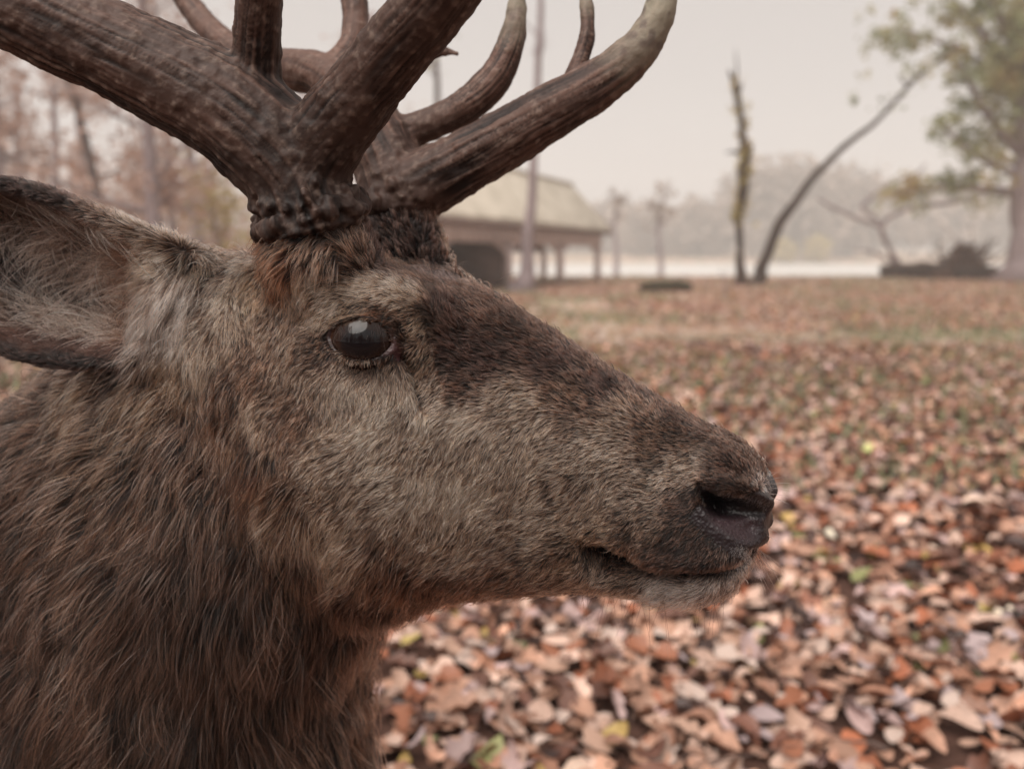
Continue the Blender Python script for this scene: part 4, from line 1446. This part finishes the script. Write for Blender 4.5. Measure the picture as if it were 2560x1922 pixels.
    c = np.array((.022, .012, .010)) * (1 - k[:, None]) + np.array((.165, .098, .076)) * k[:, None]
    c *= (.65 + .7 * mott)[:, None]
    c *= (.55 + .45 * np.clip(((V - p0) @ ax) / .11, 0, 1))[:, None]
    c *= np.array((.60, .55, .53)) * (1 if side > 0 else 1.7)
    rub = np.clip((iso - .55) * 4, 0, 1) * k
    c = c * (1 - .45 * rub[:, None]) + np.array((.36, .27, .22)) * .45 * rub[:, None]
    tip = np.clip((tipn - (.80 if side > 0 else .58)) / .25, 0, 1)[:, None]
    spots = np.clip((vnoise(V * 150, 77) - .58) * 5, 0, 1)[:, None]
    bone = np.array((.36, .33, .25)) * (1 - .6 * spots) + np.array((.07, .055, .06)) * .6 * spots
    c = c * (1 - tip * .8) + bone * tip * .8
    me = mesh_np('antler', V - STAG_BASE, F, antler_mat)
    col_attr(me, 'tone', c)
    o = link(bpy.data.objects.new('antler', me), stag)
    o['label'] = label
    return o
build_antler(NEAR, 1, .0013, 'dark furrowed antler rising above the visible eye')
build_antler(FAR, -1, .0016, 'antler with a long forward-curving pale-tipped tine on the far side')
# =================================================================== the coat: real strands
# colours of the hair itself
CT = dict(T=(.50, .340, .250), L=(.78, .60, .465), B=(.170, .092, .063), D=(.060, .033, .028), R=(.115, .042, .022),
          O=(.215, .128, .080), P=(.56, .455, .41), K=(.030, .017, .015), W=(.82, .76, .72), M=(.074, .039, .029), G=(.30, .190, .135), V=(.13, .09, .092), A=(.38, .225, .135))
# x, y, direction on the picture, colour, length (m), lift, clumping
CTRL = [
 (1600, 990, -.85, -.50, 'M', .007, .35, .1), (1520, 930, -.85, -.45, 'M', .008, .35, .1), (1640, 1020, -.8, -.5, 'M', .005, .4, .1),
 (1662, 1036, .9, -.2, 'W', .006, .8, .0), (1560, 1015, -.9, -.1, 'M', .006, .35, .1), (1500, 1000, -.9, .1, 'T', .007, .35, .1),
 (1540, 1160, -.8, .5, 'M', .006, .4, .1), (1480, 1100, -.9, .3, 'M', .006, .4, .1), (1612, 1200, -.2, 1, 'W', .008, .5, .1),
 (1590, 1225, -.4, .9, 'W', .008, .5, .1), (1560, 1225, -.6, .8, 'M', .007, .4, .1), (1500, 1215, -.8, .6, 'M', .007, .4, .1),
 (1450, 1200, -.8, .5, 'M', .007, .4, .1), (1350, 1200, -.7, .7, 'B', .008, .4, .1), (1400, 1130, -.8, .5, 'G', .007, .4, .1),
 (1450, 950, -.9, -.15, 'B', .009, .35, .2), (1450, 1020, -.9, .2, 'T', .008, .35, .15), (1400, 1060, -.85, .4, 'T', .008, .35, .15),
 (1340, 900, -.85, .1, 'G', .010, .35, .2), (1300, 960, -.8, .4, 'T', .010, .38, .2), (1280, 1040, -.7, .6, 'T', .010, .4, .2),
 (1400, 880, -.85, -.4, 'B', .009, .35, .2), (1250, 1110, -.65, .75, 'T', .011, .4, .2), (1280, 1170, -.7, .7, 'O', .010, .4, .2),
 (1150, 1000, -.65, .75, 'T', .012, .4, .25), (1150, 900, -.75, .55, 'T', .011, .4, .25), (1150, 1120, -.7, .7, 'T', .012, .42, .25),
 (1150, 1220, -.8, .6, 'G', .014, .4, .3), (1250, 1255, -.95, .25, 'G', .014, .3, .3), (1100, 1265, -.95, .3, 'B', .016, .35, .3),
 (1350, 1275, -.9, .3, 'T', .013, .35, .2), (1450, 1276, -.8, .5, 'W', .017, .45, .2), (1540, 1264, -.6, .7, 'W', .017, .45, .2),
 (1000, 900, -.75, .65, 'L', .012, .4, .25), (1000, 1050, -.7, .7, 'L', .013, .4, .25), (1020, 980, -.7, .7, 'T', .012, .4, .25),
 (960, 1180, -.6, .8, 'T', .015, .42, .3), (900, 1060, -.65, .75, 'L', .013, .42, .3), (900, 960, -.7, .7, 'T', .012, .42, .25),
 (1100, 850, -.85, .3, 'T', .011, .4, .2), (950, 1260, -.75, .65, 'B', .018, .42, .35), (850, 1240, -.5, .85, 'B', .022, .45, .4),
 (860, 860, -.2, 1, 'L', .011, .4, .2), (800, 840, -.15, 1, 'L', .010, .4, .2), (750, 830, -.2, 1, 'L', .010, .4, .2),
 (910, 900, -.5, .9, 'L', .011, .4, .2), (800, 930, -.6, .75, 'L', .012, .42, .25), (720, 930, -.35, .95, 'T', .013, .42, .3),
 (700, 1030, -.55, .85, 'T', .014, .45, .3), (650, 800, -.15, 1, 'G', .013, .45, .35), (640, 900, -.2, 1, 'B', .015, .45, .4),
 (560, 900, -.15, 1, 'G', .018, .5, .4), (550, 780, -.1, 1, 'B', .016, .5, .4), (590, 700, -.1, 1, 'G', .014, .45, .4), (500, 660, .05, 1, 'T', .016, .5, .4),
 (640, 640, -.25, .95, 'T', .013, .45, .35), (560, 620, -.05, 1, 'O', .015, .5, .4), (690, 690, -.4, .9, 'L', .010, .4, .2),
 (720, 650, -.8, .5, 'L', .011, .4, .25), (790, 620, -.92, .2, 'L', .011, .4, .25), (850, 640, -.95, .1, 'L', .010, .4, .25),
 (760, 680, -.95, .15, 'O', .006, .3, .1), (830, 680, -.9, -.2, 'R', .006, .3, .1), (700, 735, -.5, .8, 'B', .006, .35, .1), (780, 790, -.2, 1, 'G', .006, .35, .1),
 (870, 720, -.4, -.5, 'M', .006, .35, .1), (905, 700, -.5, .6, 'O', .010, .4, .25), (920, 760, -.6, .6, 'O', .010, .4, .25), (900, 640, -.8, .3, 'T', .012, .45, .3),
 (940, 840, -.6, .75, 'T', .010, .4, .2),
 (690, 590, -.7, .6, 'T', .015, .5, .4), (770, 560, -.9, .1, 'B', .018, .55, .5), (850, 585, -.85, -.1, 'B', .017, .5, .5), (920, 620, -.7, -.3, 'M', .018, .5, .5),
 (960, 680, -.6, -.5, 'D', .016, .5, .4), (985, 760, -.7, -.4, 'D', .013, .45, .3), (1060, 780, -.8, -.35, 'D', .012, .4, .3), (1000, 830, -.8, .1, 'M', .011, .4, .3),
 (1080, 700, -.8, -.5, 'M', .014, .45, .3), (1020, 640, -.8, -.5, 'M', .016, .5, .4), (1200, 780, -.85, -.4, 'D', .011, .4, .25), (1180, 740, -.85, -.4, 'M', .011, .4, .25),
 (1300, 840, -.85, -.35, 'D', .010, .4, .2), (1250, 860, -.85, .0, 'B', .011, .4, .2), (1300, 800, -.85, -.4, 'M', .010, .4, .2), (1420, 860, -.85, -.4, 'M', .009, .4, .2), (1480, 910, -.85, -.4, 'M', .009, .4, .2),
 (740, 500, .2, -.9, 'M', .017, .5, .5), (800, 520, -.3, -.7, 'D', .018, .55, .6), (870, 540, -.2, -.8, 'D', .016, .5, .6), (920, 530, .2, -.8, 'D', .015, .45, .6), (945, 570, .2, -.7, 'D', .014, .45, .5), (960, 610, -.3, -.6, 'V', .015, .5, .5),
 (700, 545, -.3, .9, 'B', .022, .55, .5), (640, 540, -.6, .7, 'R', .022, .5, .5), (590, 530, -.8, .5, 'R', .022, .5, .5), (530, 520, -.9, .3, 'R', .018, .4, .4), (600, 590, -.3, .9, 'R', .018, .5, .5),
 (470, 540, -.8, .5, 'O', .018, .45, .4), (430, 570, -.5, .8, 'T', .020, .5, .4), (400, 610, -.5, .85, 'P', .026, .6, .5), (370, 640, -.4, .9, 'P', .032, .6, .5), (420, 650, -.1, 1, 'P', .028, .6, .5),
 (350, 580, -.8, .4, 'T', .018, .4, .3), (280, 520, -.95, -.2, 'T', .012, .35, .2), (200, 490, -.95, -.3, 'M', .009, .3, .2), (60, 424, -.95, -.2, 'K', .009, .3, .2), (120, 450, -.95, -.2, 'K', .009, .3, .2), (180, 478, -.95, -.2, 'D', .009, .3, .2), (30, 420, -.95, -.2, 'K', .009, .3, .2), (0, 410, -1, -.1, 'K', .010, .3, .2),
 (330, 720, -.3, .9, 'P', .024, .6, .4), (380, 710, -.2, 1, 'P', .022, .6, .4), (450, 750, -.1, 1, 'T', .022, .55, .4), (480, 840, -.2, 1, 'B', .024, .5, .5), (410, 780, -.1, 1, 'O', .022, .5, .4), (360, 800, -.1, 1, 'O', .018, .5, .4),
 (200, 764, -.95, .05, 'K', .009, .3, .3), (60, 752, -1, -.05, 'K', .009, .3, .3), (120, 762, -.95, .05, 'K', .009, .3, .3), (250, 762, -.9, .1, 'D', .010, .3, .3), (120, 720, -.9, .2, 'D', .012, .4, .3),
 # neck
 (300, 815, -.8, .55, 'A', .034, .4, .6), (200, 845, -.85, .5, 'A', .036, .4, .65), (80, 870, -.85, .5, 'B', .038, .4, .65), (355, 850, -.3, .95, 'A', .030, .45, .6),
 (250, 950, -.75, .65, 'O', .040, .4, .65), (100, 980, -.75, .65, 'B', .042, .4, .7), (20, 1050, -.7, .7, 'M', .045, .4, .7), (400, 960, -.35, .95, 'B', .034, .45, .6), (330, 1080, -.5, .85, 'B', .042, .42, .7),
 (180, 1120, -.5, .85, 'B', .045, .42, .7), (480, 1060, -.25, .95, 'B', .032, .45, .6), (560, 1010, -.3, .95, 'B', .024, .45, .5), (600, 1100, -.3, .95, 'T', .026, .45, .45), (700, 1130, -.45, .9, 'T', .020, .45, .4),
 (520, 1180, -.2, 1, 'M', .038, .45, .6), (630, 1200, -.45, .9, 'B', .030, .45, .5), (400, 1200, -.2, 1, 'M', .046, .45, .7), (750, 1200, -.5, .85, 'T', .022, .45, .4), (250, 1270, -.35, .95, 'B', .050, .45, .7),
 (60, 1250, -.4, .9, 'M', .050, .45, .7), (700, 1290, -.3, .95, 'M', .034, .45, .55), (800, 1300, -.2, 1, 'M', .030, .45, .5), (550, 1320, -.15, 1, 'M', .050, .45, .7), (400, 1350, -.1, 1, 'M', .054, .45, .7),
 (200, 1420, -.3, .95, 'B', .055, .45, .7), (60, 1500, -.2, 1, 'M', .055, .45, .7), (700, 1400, -.05, 1, 'M', .046, .45, .6), (790, 1400, .1, 1, 'B', .040, .45, .55), (600, 1480, .0, 1, 'M', .055, .45, .7),
 (760, 1500, .25, 1, 'B', .048, .45, .6), (450, 1550, -.05, 1, 'M', .058, .45, .7), (740, 1600, .2, 1, 'B', .052, .45, .65), (250, 1600, -.2, 1, 'M', .058, .45, .7)]
cp, cd, cc, cs = [], [], [], []
for x, y, dx, dy, k, ln, lf, cl in CTRL:
    h = cast(bvh, x, y)
    l = toL(h[0]) if h is not None else toL(PV(x, y, 0.0))
    l[1] = abs(l[1])
    a, b = S(x, y, l[1]), S(x + dx, y + dy, l[1])
    d = np.array([b[0] - a[0], 0, b[1] - a[1]])
    cp.append(l); cd.append(d / np.linalg.norm(d)); cc.append(CT[k]); cs.append((ln, lf, cl))
for l, d, k, s in (((-.60, .18, -.2), (-1, 0, -.5), 'B', (.04, .4, .5)), ((-.9, .2, -.2), (-1, 0, -.25), 'B', (.03, .35, .4)), ((-1.3, .22, -.2), (-1, 0, -.3), 'B', (.03, .35, .4)),
                   ((-1.7, .15, -.2), (-.7, 0, -.7), 'T', (.03, .35, .4)), ((-1.0, .05, -.03), (-1, 0, -.05), 'M', (.03, .35, .4)), ((-1.0, .1, -.58), (-1, 0, 0), 'D', (.04, .35, .4)),
                   ((-.6, .12, -.7), (-.1, 0, -1), 'B', (.015, .35, .3)), ((-.6, .12, -1.0), (-.1, 0, -1), 'B', (.012, .35, .3)), ((-1.65, .13, -.8), (-.1, 0, -1), 'B', (.015, .35, .3)),
                   ((-.45, .12, -.45), (-.1, 0, -1), 'M', (.06, .4, .6)), ((-.40, .02, -.02), (-1, 0, -.5), 'M', (.045, .4, .6)), ((-.55, .05, -.08), (-1, 0, -.4), 'M', (.045, .4, .6))):
    cp.append(l); cd.append(np.array(d) / np.linalg.norm(d)); cc.append(CT[k]); cs.append(s)
cp, cd, cc, cs = np.array(cp), np.array(cd, float), np.array(cc), np.array(cs)

def field(L):
    """flow, colour, (length, lift, clump) blended from the nearest guides"""
    Q = mv(L)
    D = np.empty((len(Q), 3)); C = np.empty((len(Q), 3)); Z = np.empty((len(Q), 3))
    c2 = (cp ** 2).sum(1)
    for i in range(0, len(Q), 60000):
        q = Q[i:i + 60000]
        d2 = np.maximum((q ** 2).sum(1)[:, None] + c2[None] - 2 * q @ cp.T, 0)
        w = 1 / (d2 + .00002) ** 2
        w /= w.sum(1, keepdims=True)
        D[i:i + 60000] = w @ cd
        C[i:i + 60000] = np.exp(w @ np.log(cc))
        Z[i:i + 60000] = w @ cs
    return D, C, Z

hair_mat = bpy.data.materials.new('fur')
hair_mat.use_nodes = True
n_ = hair_mat.node_tree
n_.nodes.clear()
out = n_.nodes.new('ShaderNodeOutputMaterial')
hb = n_.nodes.new('ShaderNodeBsdfHairPrincipled')
hb.model = 'CHIANG'
hb.parametrization = 'COLOR'
hb.inputs['Roughness'].default_value = .38
hb.inputs['Radial Roughness'].default_value = .55
hb.inputs['Coat'].default_value = 0.0
hb.inputs['IOR'].default_value = 1.38
at = n_.nodes.new('ShaderNodeAttribute'); at.attribute_name = 'tint'
hi = n_.nodes.new('ShaderNodeHairInfo')
cr = n_.nodes.new('ShaderNodeValToRGB')          # banded hairs: dark root, pale tip
cr.color_ramp.elements[0].position = .10
cr.color_ramp.elements[0].color = (.08, .06, .055, 1)
cr.color_ramp.elements[1].position = .72
cr.color_ramp.elements[1].color = (1, 1, 1, 1)
e = cr.color_ramp.elements.new(.40); e.color = (.30, .25, .235, 1)
mx = n_.nodes.new('ShaderNodeMix'); mx.data_type = 'RGBA'; mx.blend_type = 'MULTIPLY'; mx.inputs[0].default_value = 1
n_.links.new(hi.outputs['Intercept'], cr.inputs[0])
n_.links.new(at.outputs['Color'], mx.inputs[6])
n_.links.new(cr.outputs[0], mx.inputs[7])
n_.links.new(mx.outputs[2], hb.inputs['Color'])
n_.links.new(hb.outputs[0], out.inputs['Surface'])

def hair_object(name, P, R, tint, label=None):
    """P (n,k,3) strand points in world space, R (n,k) radii, tint (n,3)"""
    n, k, _ = P.shape
    cu = bpy.data.hair_curves.new(name)
    cu.add_curves([k] * n)
    cu.attributes['position'].data.foreach_set('vector', (P - STAG_BASE).astype(np.float32).ravel())
    ra = cu.attributes.get('radius') or cu.attributes.new('radius', 'FLOAT', 'POINT')
    ra.data.foreach_set('value', R.astype(np.float32).ravel())
    ta = cu.attributes.new('tint', 'FLOAT_COLOR', 'CURVE')
    c4 = np.ones((n, 4), np.float32); c4[:, :3] = tint
    ta.data.foreach_set('color', c4.ravel())
    cu.materials.append(hair_mat)
    o = link(bpy.data.objects.new(name, cu), stag)
    if label: o['label'] = label
    return o

def grow(root, nrm, tdir, length, lift, k=5, seed=1, spread=.16, wave=.0):
    """strands (n,k,3) that leave the skin and lie along tdir"""
    g = np.random.default_rng(seed)
    n = len(root)
    t = tdir - nrm * (tdir * nrm).sum(1)[:, None]
    t /= np.linalg.norm(t, axis=1)[:, None] + 1e-9
    b = np.cross(nrm, t)
    a = g.normal(0, spread, n)
    lowf = (fbm(root * 38, 51, 2) - .5) * 1.5 + (fbm(root * 110, 57, 2) - .5) * .9
    a = a + lowf
    t = t * np.cos(a)[:, None] + b * np.sin(a)[:, None]
    lf = lift * np.exp(g.normal(0, .35, n)) * (.75 + .6 * fbm(root * 90, 71, 2))
    s = np.linspace(0, 1, k)
    P = np.empty((n, k, 3))
    bend = g.normal(0, .12, n)
    for i, si in enumerate(s):
        up = lf * (1.25 * si - .75 * si * si)
        fw = si * (1 - .18 * lf)
        P[:, i] = root + length[:, None] * (t * fw[:, None] + nrm * up[:, None] + b * (bend * si * si)[:, None])
    P[:, :, 2] -= (length * 1.4)[:, None] * (length[:, None] > .02) * s[None] ** 2 * .12
    return P

def clumped(P, root, size, amount, seed):
    """draw the strands of each tuft together towards their tips; size in metres between tuft centres"""
    g = np.random.default_rng(seed)
    n = len(root)
    area_n = max(int(n * size), 50)
    ci = g.choice(n, area_n, replace=False)
    kd = KDTree(len(ci))
    for j, i in enumerate(ci):
        kd.insert(root[i], j)
    kd.balance()
    find = kd.find
    near = np.fromiter((find(r)[1] for r in root.tolist()), dtype=np.int64, count=n)
    C = P[ci[near]]
    s = np.linspace(0, 1, P.shape[1])
    w = amount[:, None] * s[None] ** 1.4
    return P * (1 - w[..., None]) + (C + (P - C) * .15) * w[..., None]

# ---- roots over the skin
tri3 = np.concatenate([F[:, [0, 1, 2]], F[~tri][:, [0, 2, 3]]])
A, Bv, Cv = V[tri3[:, 0]], V[tri3[:, 1]], V[tri3[:, 2]]
ar = np.linalg.norm(np.cross(Bv - A, Cv - A), axis=1) / 2
tc_ = (A + Bv + Cv) / 3
tl = toL(tc_)
tb = bare[tri3].mean(1)
# inside of the ears has its own hair
ekd = KDTree(ear_in.shape[0] * ear_in.shape[1])
ein_w = toW(ear_in).reshape(-1, 3)
for i, p in enumerate(ein_w.tolist()):
    ekd.insert(p, i)
ekd.balance()
fnrm = np.cross(Bv - A, Cv - A); fnrm /= np.linalg.norm(fnrm, axis=1)[:, None] + 1e-12
earmask = (tl[:, 0] < -.26) & (tl[:, 2] > -.02) & (tl[:, 1] > .05)
for i in np.nonzero(earmask)[0]:
    co, idx, dd = ekd.find(tc_[i])
    if idx // ear_in.shape[1] >= 9 and dd < .0065 and fnrm[i] @ EV > -.1 and (idx % ear_in.shape[1]) not in (0, 1, 23, 24):
        tb[i] = max(tb[i], .93)
neckw = np.clip((-.02 - (tl[:, 2] * .55 + tl[:, 0] + .12)) / .08, 0, 1)        # long-haired parts need fewer strands
dens = 300e4 * (1 - neckw) + 130e4 * neckw                                       # strands per square metre
dens = np.where(tl[:, 1] < -.012, dens * .22, dens)
dens = np.where((tl[:, 0] < -.50) | (tl[:, 2] < -.36), dens * .10, dens)
dens *= np.clip(1 - tb, 0, 1)
wts = ar * dens
NH = int(wts.sum())
print('strands', NH, 'body verts', len(V))
pick = rng.choice(len(wts), NH, p=wts / wts.sum())
r1, r2 = np.sqrt(rng.random(NH))[:, None], rng.random(NH)[:, None]
b0, b1, b2 = 1 - r1, r1 * (1 - r2), r1 * r2
root = A[pick] * b0 + Bv[pick] * b1 + Cv[pick] * b2
N3 = Nn[tri3[pick]]
nrm = N3[:, 0] * b0 + N3[:, 1] * b1 + N3[:, 2] * b2
nrm /= np.linalg.norm(nrm, axis=1)[:, None] + 1e-12
rl = toL(root)
D, C, Z = field(rl)
sgn = np.where(rl[:, 1] < 0, -1, 1)
tdir = D[:, 0:1] * EU + D[:, 2:3] * EW
length = Z[:, 0] * np.exp(rng.normal(0, .20, NH)) * np.where(Z[:, 0] < .02, .70, .9)
patch = fbm(root * np.array([60, 60, 60]), 91, 3)
patch2 = fbm(root * 22, 95, 2)
guard = rng.random(NH) < .42                    # pale-tipped guard hairs over a darker undercoat
guard &= rng.random(NH) < np.where(Z[:, 0] > .02, .75, 1.0)
C = np.where((guard & (Z[:, 0] > .025))[:, None], C * .8 + np.array((.36, .265, .215)) * .2, C)
indiv = np.exp(rng.normal(0, .25, NH)) * np.where(guard, np.interp(C.mean(1), [.03, .25], [1.2, 2.15]), np.interp(C.mean(1), [.1, .35, .6], [.045, .10, .40]))
flecks = np.clip((fbm(root * 190, 99, 2) - .22) * 2.6, .45, 1.15)
tint = C * flecks[:, None] * (np.clip(.35 + 1.3 * patch, .4, 1.6) * (.70 + .6 * patch2) * indiv)[:, None]
tint *= np.array([1.10, .965, .885])
warm = rng.normal(0, .08, NH)
tint *= np.stack([1 + warm, np.ones(NH), 1 - warm], -1)
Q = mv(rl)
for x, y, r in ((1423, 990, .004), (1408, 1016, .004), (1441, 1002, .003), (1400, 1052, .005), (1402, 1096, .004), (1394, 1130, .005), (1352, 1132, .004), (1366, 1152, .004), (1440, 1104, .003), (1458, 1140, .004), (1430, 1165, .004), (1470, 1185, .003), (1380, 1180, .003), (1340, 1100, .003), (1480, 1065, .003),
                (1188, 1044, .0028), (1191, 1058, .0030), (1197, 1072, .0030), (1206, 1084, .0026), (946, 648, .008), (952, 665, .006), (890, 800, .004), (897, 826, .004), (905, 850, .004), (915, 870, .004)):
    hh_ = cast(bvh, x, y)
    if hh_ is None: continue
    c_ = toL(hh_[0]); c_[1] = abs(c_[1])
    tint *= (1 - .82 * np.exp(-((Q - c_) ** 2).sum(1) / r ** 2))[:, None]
tint *= np.minimum(1, .80 / np.maximum(tint.max(1), 1e-6))[:, None]
tint = np.clip(tint, .006, .88)
length *= np.where(guard, 1.12, .78)
ld_, _p = dist_line(rl, lip)
length *= np.clip(.35 + ld_ / .022, .35, 1)
P = grow(root, nrm, tdir, length, Z[:, 1], 5, 3)
long_ = Z[:, 0] > .0195
for m, size, sd in ((~long_, .045, 5), (long_, .012, 6)):
    P[m] = clumped(P[m], root[m], size, np.clip(Z[m, 2] * (.7 + .6 * rng.random(m.sum())), 0, .85), sd)
s_ = np.linspace(0, 1, 5)
taper = np.array([1.0, 1.05, .9, .62, .12])
rad = np.where(long_, .000185, .000160) * np.exp(rng.normal(0, .2, NH)) * np.where(guard, 1.3, .9)
rad = np.where((rl[:, 1] < -.012) | (rl[:, 0] < -.5), rad * 2.0, rad)
R = rad[:, None] * taper[None]
hair_object('fur', P[~long_], R[~long_], tint[~long_])
hair_object('mane', P[long_], R[long_], tint[long_], 'long shaggy brown mane hanging on the neck')

# ---- inside the ear
eg = np.random.default_rng(17)
nt_, na = ear_in.shape[:2]
EN = grid_normals(toW(ear_in))
EN *= np.sign((EN @ EV).mean())
def ear_roots(n, t0, t1, a0, a1):
    ti, ai = eg.uniform(t0, t1, n) * (nt_ - 1), eg.uniform(a0, a1, n) * (na - 1)
    i, j = ti.astype(int), ai.astype(int)
    W_ = toW(ear_in)
    i2, j2 = np.minimum(i + 1, nt_ - 1), np.minimum(j + 1, na - 1)
    fi, fj = (ti - i)[:, None], (ai - j)[:, None]
    p = W_[i, j] * (1 - fi) * (1 - fj) + W_[i2, j] * fi * (1 - fj) + W_[i, j2] * (1 - fi) * fj + W_[i2, j2] * fi * fj
    return p + EN[i, j] * .0022, EN[i, j], ti / (nt_ - 1), ai / (na - 1)
EP, ER, ET = [], [], []
for n, t0, t1, a0, a1, dx, dy, ln, lf, colr, rd in (
        (16000, .12, 1, .0, 1, -.9, .2, .005, .3, CT['K'], .00014),        # short fuzz
        (2400, .16, .95, .05, .40, .12, 1, .032, .45, CT['W'], .00021),    # long hairs hanging from the upper rim
        (1500, .20, .60, .22, .52, -.75, .5, .036, .5, CT['P'], .00017),
        (3200, .10, .34, .15, .80, -.95, .15, .034, .4, CT['B'], .00017),  # swept back from the root
        (2000, .22, .95, .62, .86, -.85, -.25, .028, .5, CT['W'], .00020), # lower half, pale wisps
        (5200, .18, .98, .80, .98, -.95, .12, .013, .4, CT['D'], .00016)):
    p, en_, t, a = ear_roots(n, t0, t1, a0, a1)
    d = toL(PV(100 + dx, 600 + dy, .1)) - toL(PV(100, 600, .1))
    d /= np.linalg.norm(d)
    td3 = np.broadcast_to(d[0] * EU + d[2] * EW, p.shape)
    L_ = ln * np.exp(eg.normal(0, .3, n))
    EP.append(grow(p, en_, td3, L_, np.full(n, lf), 6, 29, .35))
    ER.append(rd * np.exp(eg.normal(0, .2, n))[:, None] * np.array([1, 1, .95, .8, .55, .12])[None])
    q = fbm(p * 70, 61, 2)
    ET.append(np.clip(np.array(colr)[None] * np.array([.78, .64, .55]) * (np.clip(.3 + 1.4 * q, .3, 1.5) * np.exp(eg.normal(0, .3, n)))[:, None], .006, .85))
EP = np.concatenate(EP)
hair_object('ear_hair', EP, np.concatenate(ER), np.concatenate(ET), 'long pale wispy hair inside the ear')

# ---- whiskers and lashes
wg = np.random.default_rng(23)
WP, WR, WT = [], [], []
def strand(x, y, dx, dy, ln, tint_, rad, droop=0.2, v=.0, out=.3):
    h = cast(bvh, x, y)
    p = np.array(h[0]) if h is not None else PV(x, y, v)
    d = toL(PV(x + dx, y + dy, .02)) - toL(PV(x, y, .02))
    d = d / np.linalg.norm(d)
    d3 = d[0] * EU + d[2] * EW + EV * out * wg.normal(.4, .5)
    s = np.linspace(0, 1, 7)[:, None]
    q = p + ln * s * d3 - np.array([0, 0, 1.0]) * droop * ln * s ** 2
    WP.append(q); WR.append(rad * np.array([1, 1, .9, .8, .65, .45, .15])); WT.append(tint_)
for x, y, dx, dy, ln in ((1655, 1030, 1, -.7, .010), (1660, 1040, 1, -.5, .012), (1662, 1048, 1, -.3, .016), (1664, 1056, 1, -.1, .013), (1666, 1066, 1, -.05, .011), (1664, 1035, 1, -.9, .009), (1668, 1074, 1, .1, .012),
                         (1672, 1120, 1, .15, .006), (1668, 1140, 1, .3, .007), (1662, 1155, 1, .4, .007)):
    strand(x - 6, y, dx, dy, ln, CT['W'], .00014)
for i in range(26):
    strand(wg.uniform(1620, 1650), wg.uniform(1185, 1215), wg.uniform(.2, 1), wg.uniform(.4, 1), wg.uniform(.008, .022), CT['P'] if i % 2 else CT['D'], .00010)
for i in range(34):
    strand(wg.uniform(1250, 1580), wg.uniform(1255, 1290), wg.uniform(-.6, .3), 1, wg.uniform(.012, .045), CT['D'] if i % 3 else CT['T'], .00010, .1)
for x, y, dx, dy, ln in ((905, 690, -.8, 1, .035), (935, 660, .9, -.35, .045), (820, 690, .25, .8, .03), (870, 640, -.3, -.9, .02), (940, 650, 1, .1, .03), (830, 950, .1, 1, .03), (1070, 610, .6, -.4, .02)):
    strand(x, y, dx, dy, ln, CT['D'], .00010, .15)
for i in range(60):
    x = wg.uniform(735, 830)
    strand(x, 697 - 4 * math.sin((x - 735) / 95 * 3.14), wg.normal(.1, .25), .55, wg.uniform(.006, .010), CT['K'], .00016, .2, out=1.5)
# stray hairs that break the outline of the head and neck
for i in range(200):
    k = wg.integers(0, 5)
    x, y, dx, dy = [(wg.uniform(880, 1640), 0, -.6, -.8), (wg.uniform(330, 530), 0, -.6, -.7), (0, wg.uniform(1330, 1640), .9, .7), (wg.uniform(30, 160), 0, -.8, -.4), (wg.uniform(860, 1000), 0, .5, -.8)][k]
    for j in range(1, 200):
        xx, yy = ((x, 380 + j * 8) if k != 2 else (960 - j * 4, y))
        if cast(bvh, xx, yy) is not None:
            strand(xx, yy + (4 if k != 2 else 0), dx + wg.normal(0, .3), dy + wg.normal(0, .3), wg.uniform(.006, .02) * (2 if k == 2 else 1), CT['T'] if i % 2 else CT['B'], .00010)
            break
# velvet on the nose
for ln_, tn_, r_, cnt in ((floor_, (.50, .42, .50), .0060, 1300), (wing, (.55, .47, .50), .0035, 700), (low, (.30, .22, .20), .0035, 500),
                           (pic_line([(1636, 1022), (1654, 1036), (1664, 1056)], 12, .0), (.9, .86, .84), .0030, 600), (pic_line([(1594, 1186), (1616, 1196), (1614, 1214)], 12, .01), (.9, .86, .84), .0040, 500)):
    far_ = 1.9 if tn_[0] > .8 else 1.0
    for _ in range(cnt):
        q = ln_[wg.integers(0, len(ln_))] + wg.normal(0, r_ * .6, 3)
        hh_ = bvh.find_nearest(Vector(toW(q)))
        p, nn_ = np.array(hh_[0]), np.array(hh_[1])
        d3 = nn_ * .6 - EU * .5 + EW * wg.normal(-.2, .3) + wg.normal(0, .15, 3)
        s7 = np.linspace(0, 1, 7)[:, None]
        WP.append(p + d3 * s7 * wg.uniform(.0010, .0026) * far_); WR.append(.00006 * far_ * np.array([1, 1, .9, .8, .65, .45, .15])); WT.append(np.array(tn_) * wg.uniform(.3, 1.1))
hair_object('whiskers', np.array(WP), np.array(WR), np.array(WT))
# ------------------------------------------------------------------ misty air
hz = bpy.data.materials.new('haze')
hz.use_nodes = True
n_ = hz.node_tree
n_.nodes.clear()
out = n_.nodes.new('ShaderNodeOutputMaterial')
pv = n_.nodes.new('ShaderNodeVolumePrincipled')
pv.inputs['Color'].default_value = (.97, .95, .93, 1)
pv.inputs['Density'].default_value = .0026
pv.inputs['Anisotropy'].default_value = 0.1
n_.links.new(pv.outputs[0], out.inputs['Volume'])
mb = MB(); mb.box((-352, -62, -3.2), (352, 347, 34))
ho = mb.build('haze', hz, smooth=False)
tag(ho, 'thin pale autumn mist hanging over the clearing and the water', 'mist', kind='stuff')
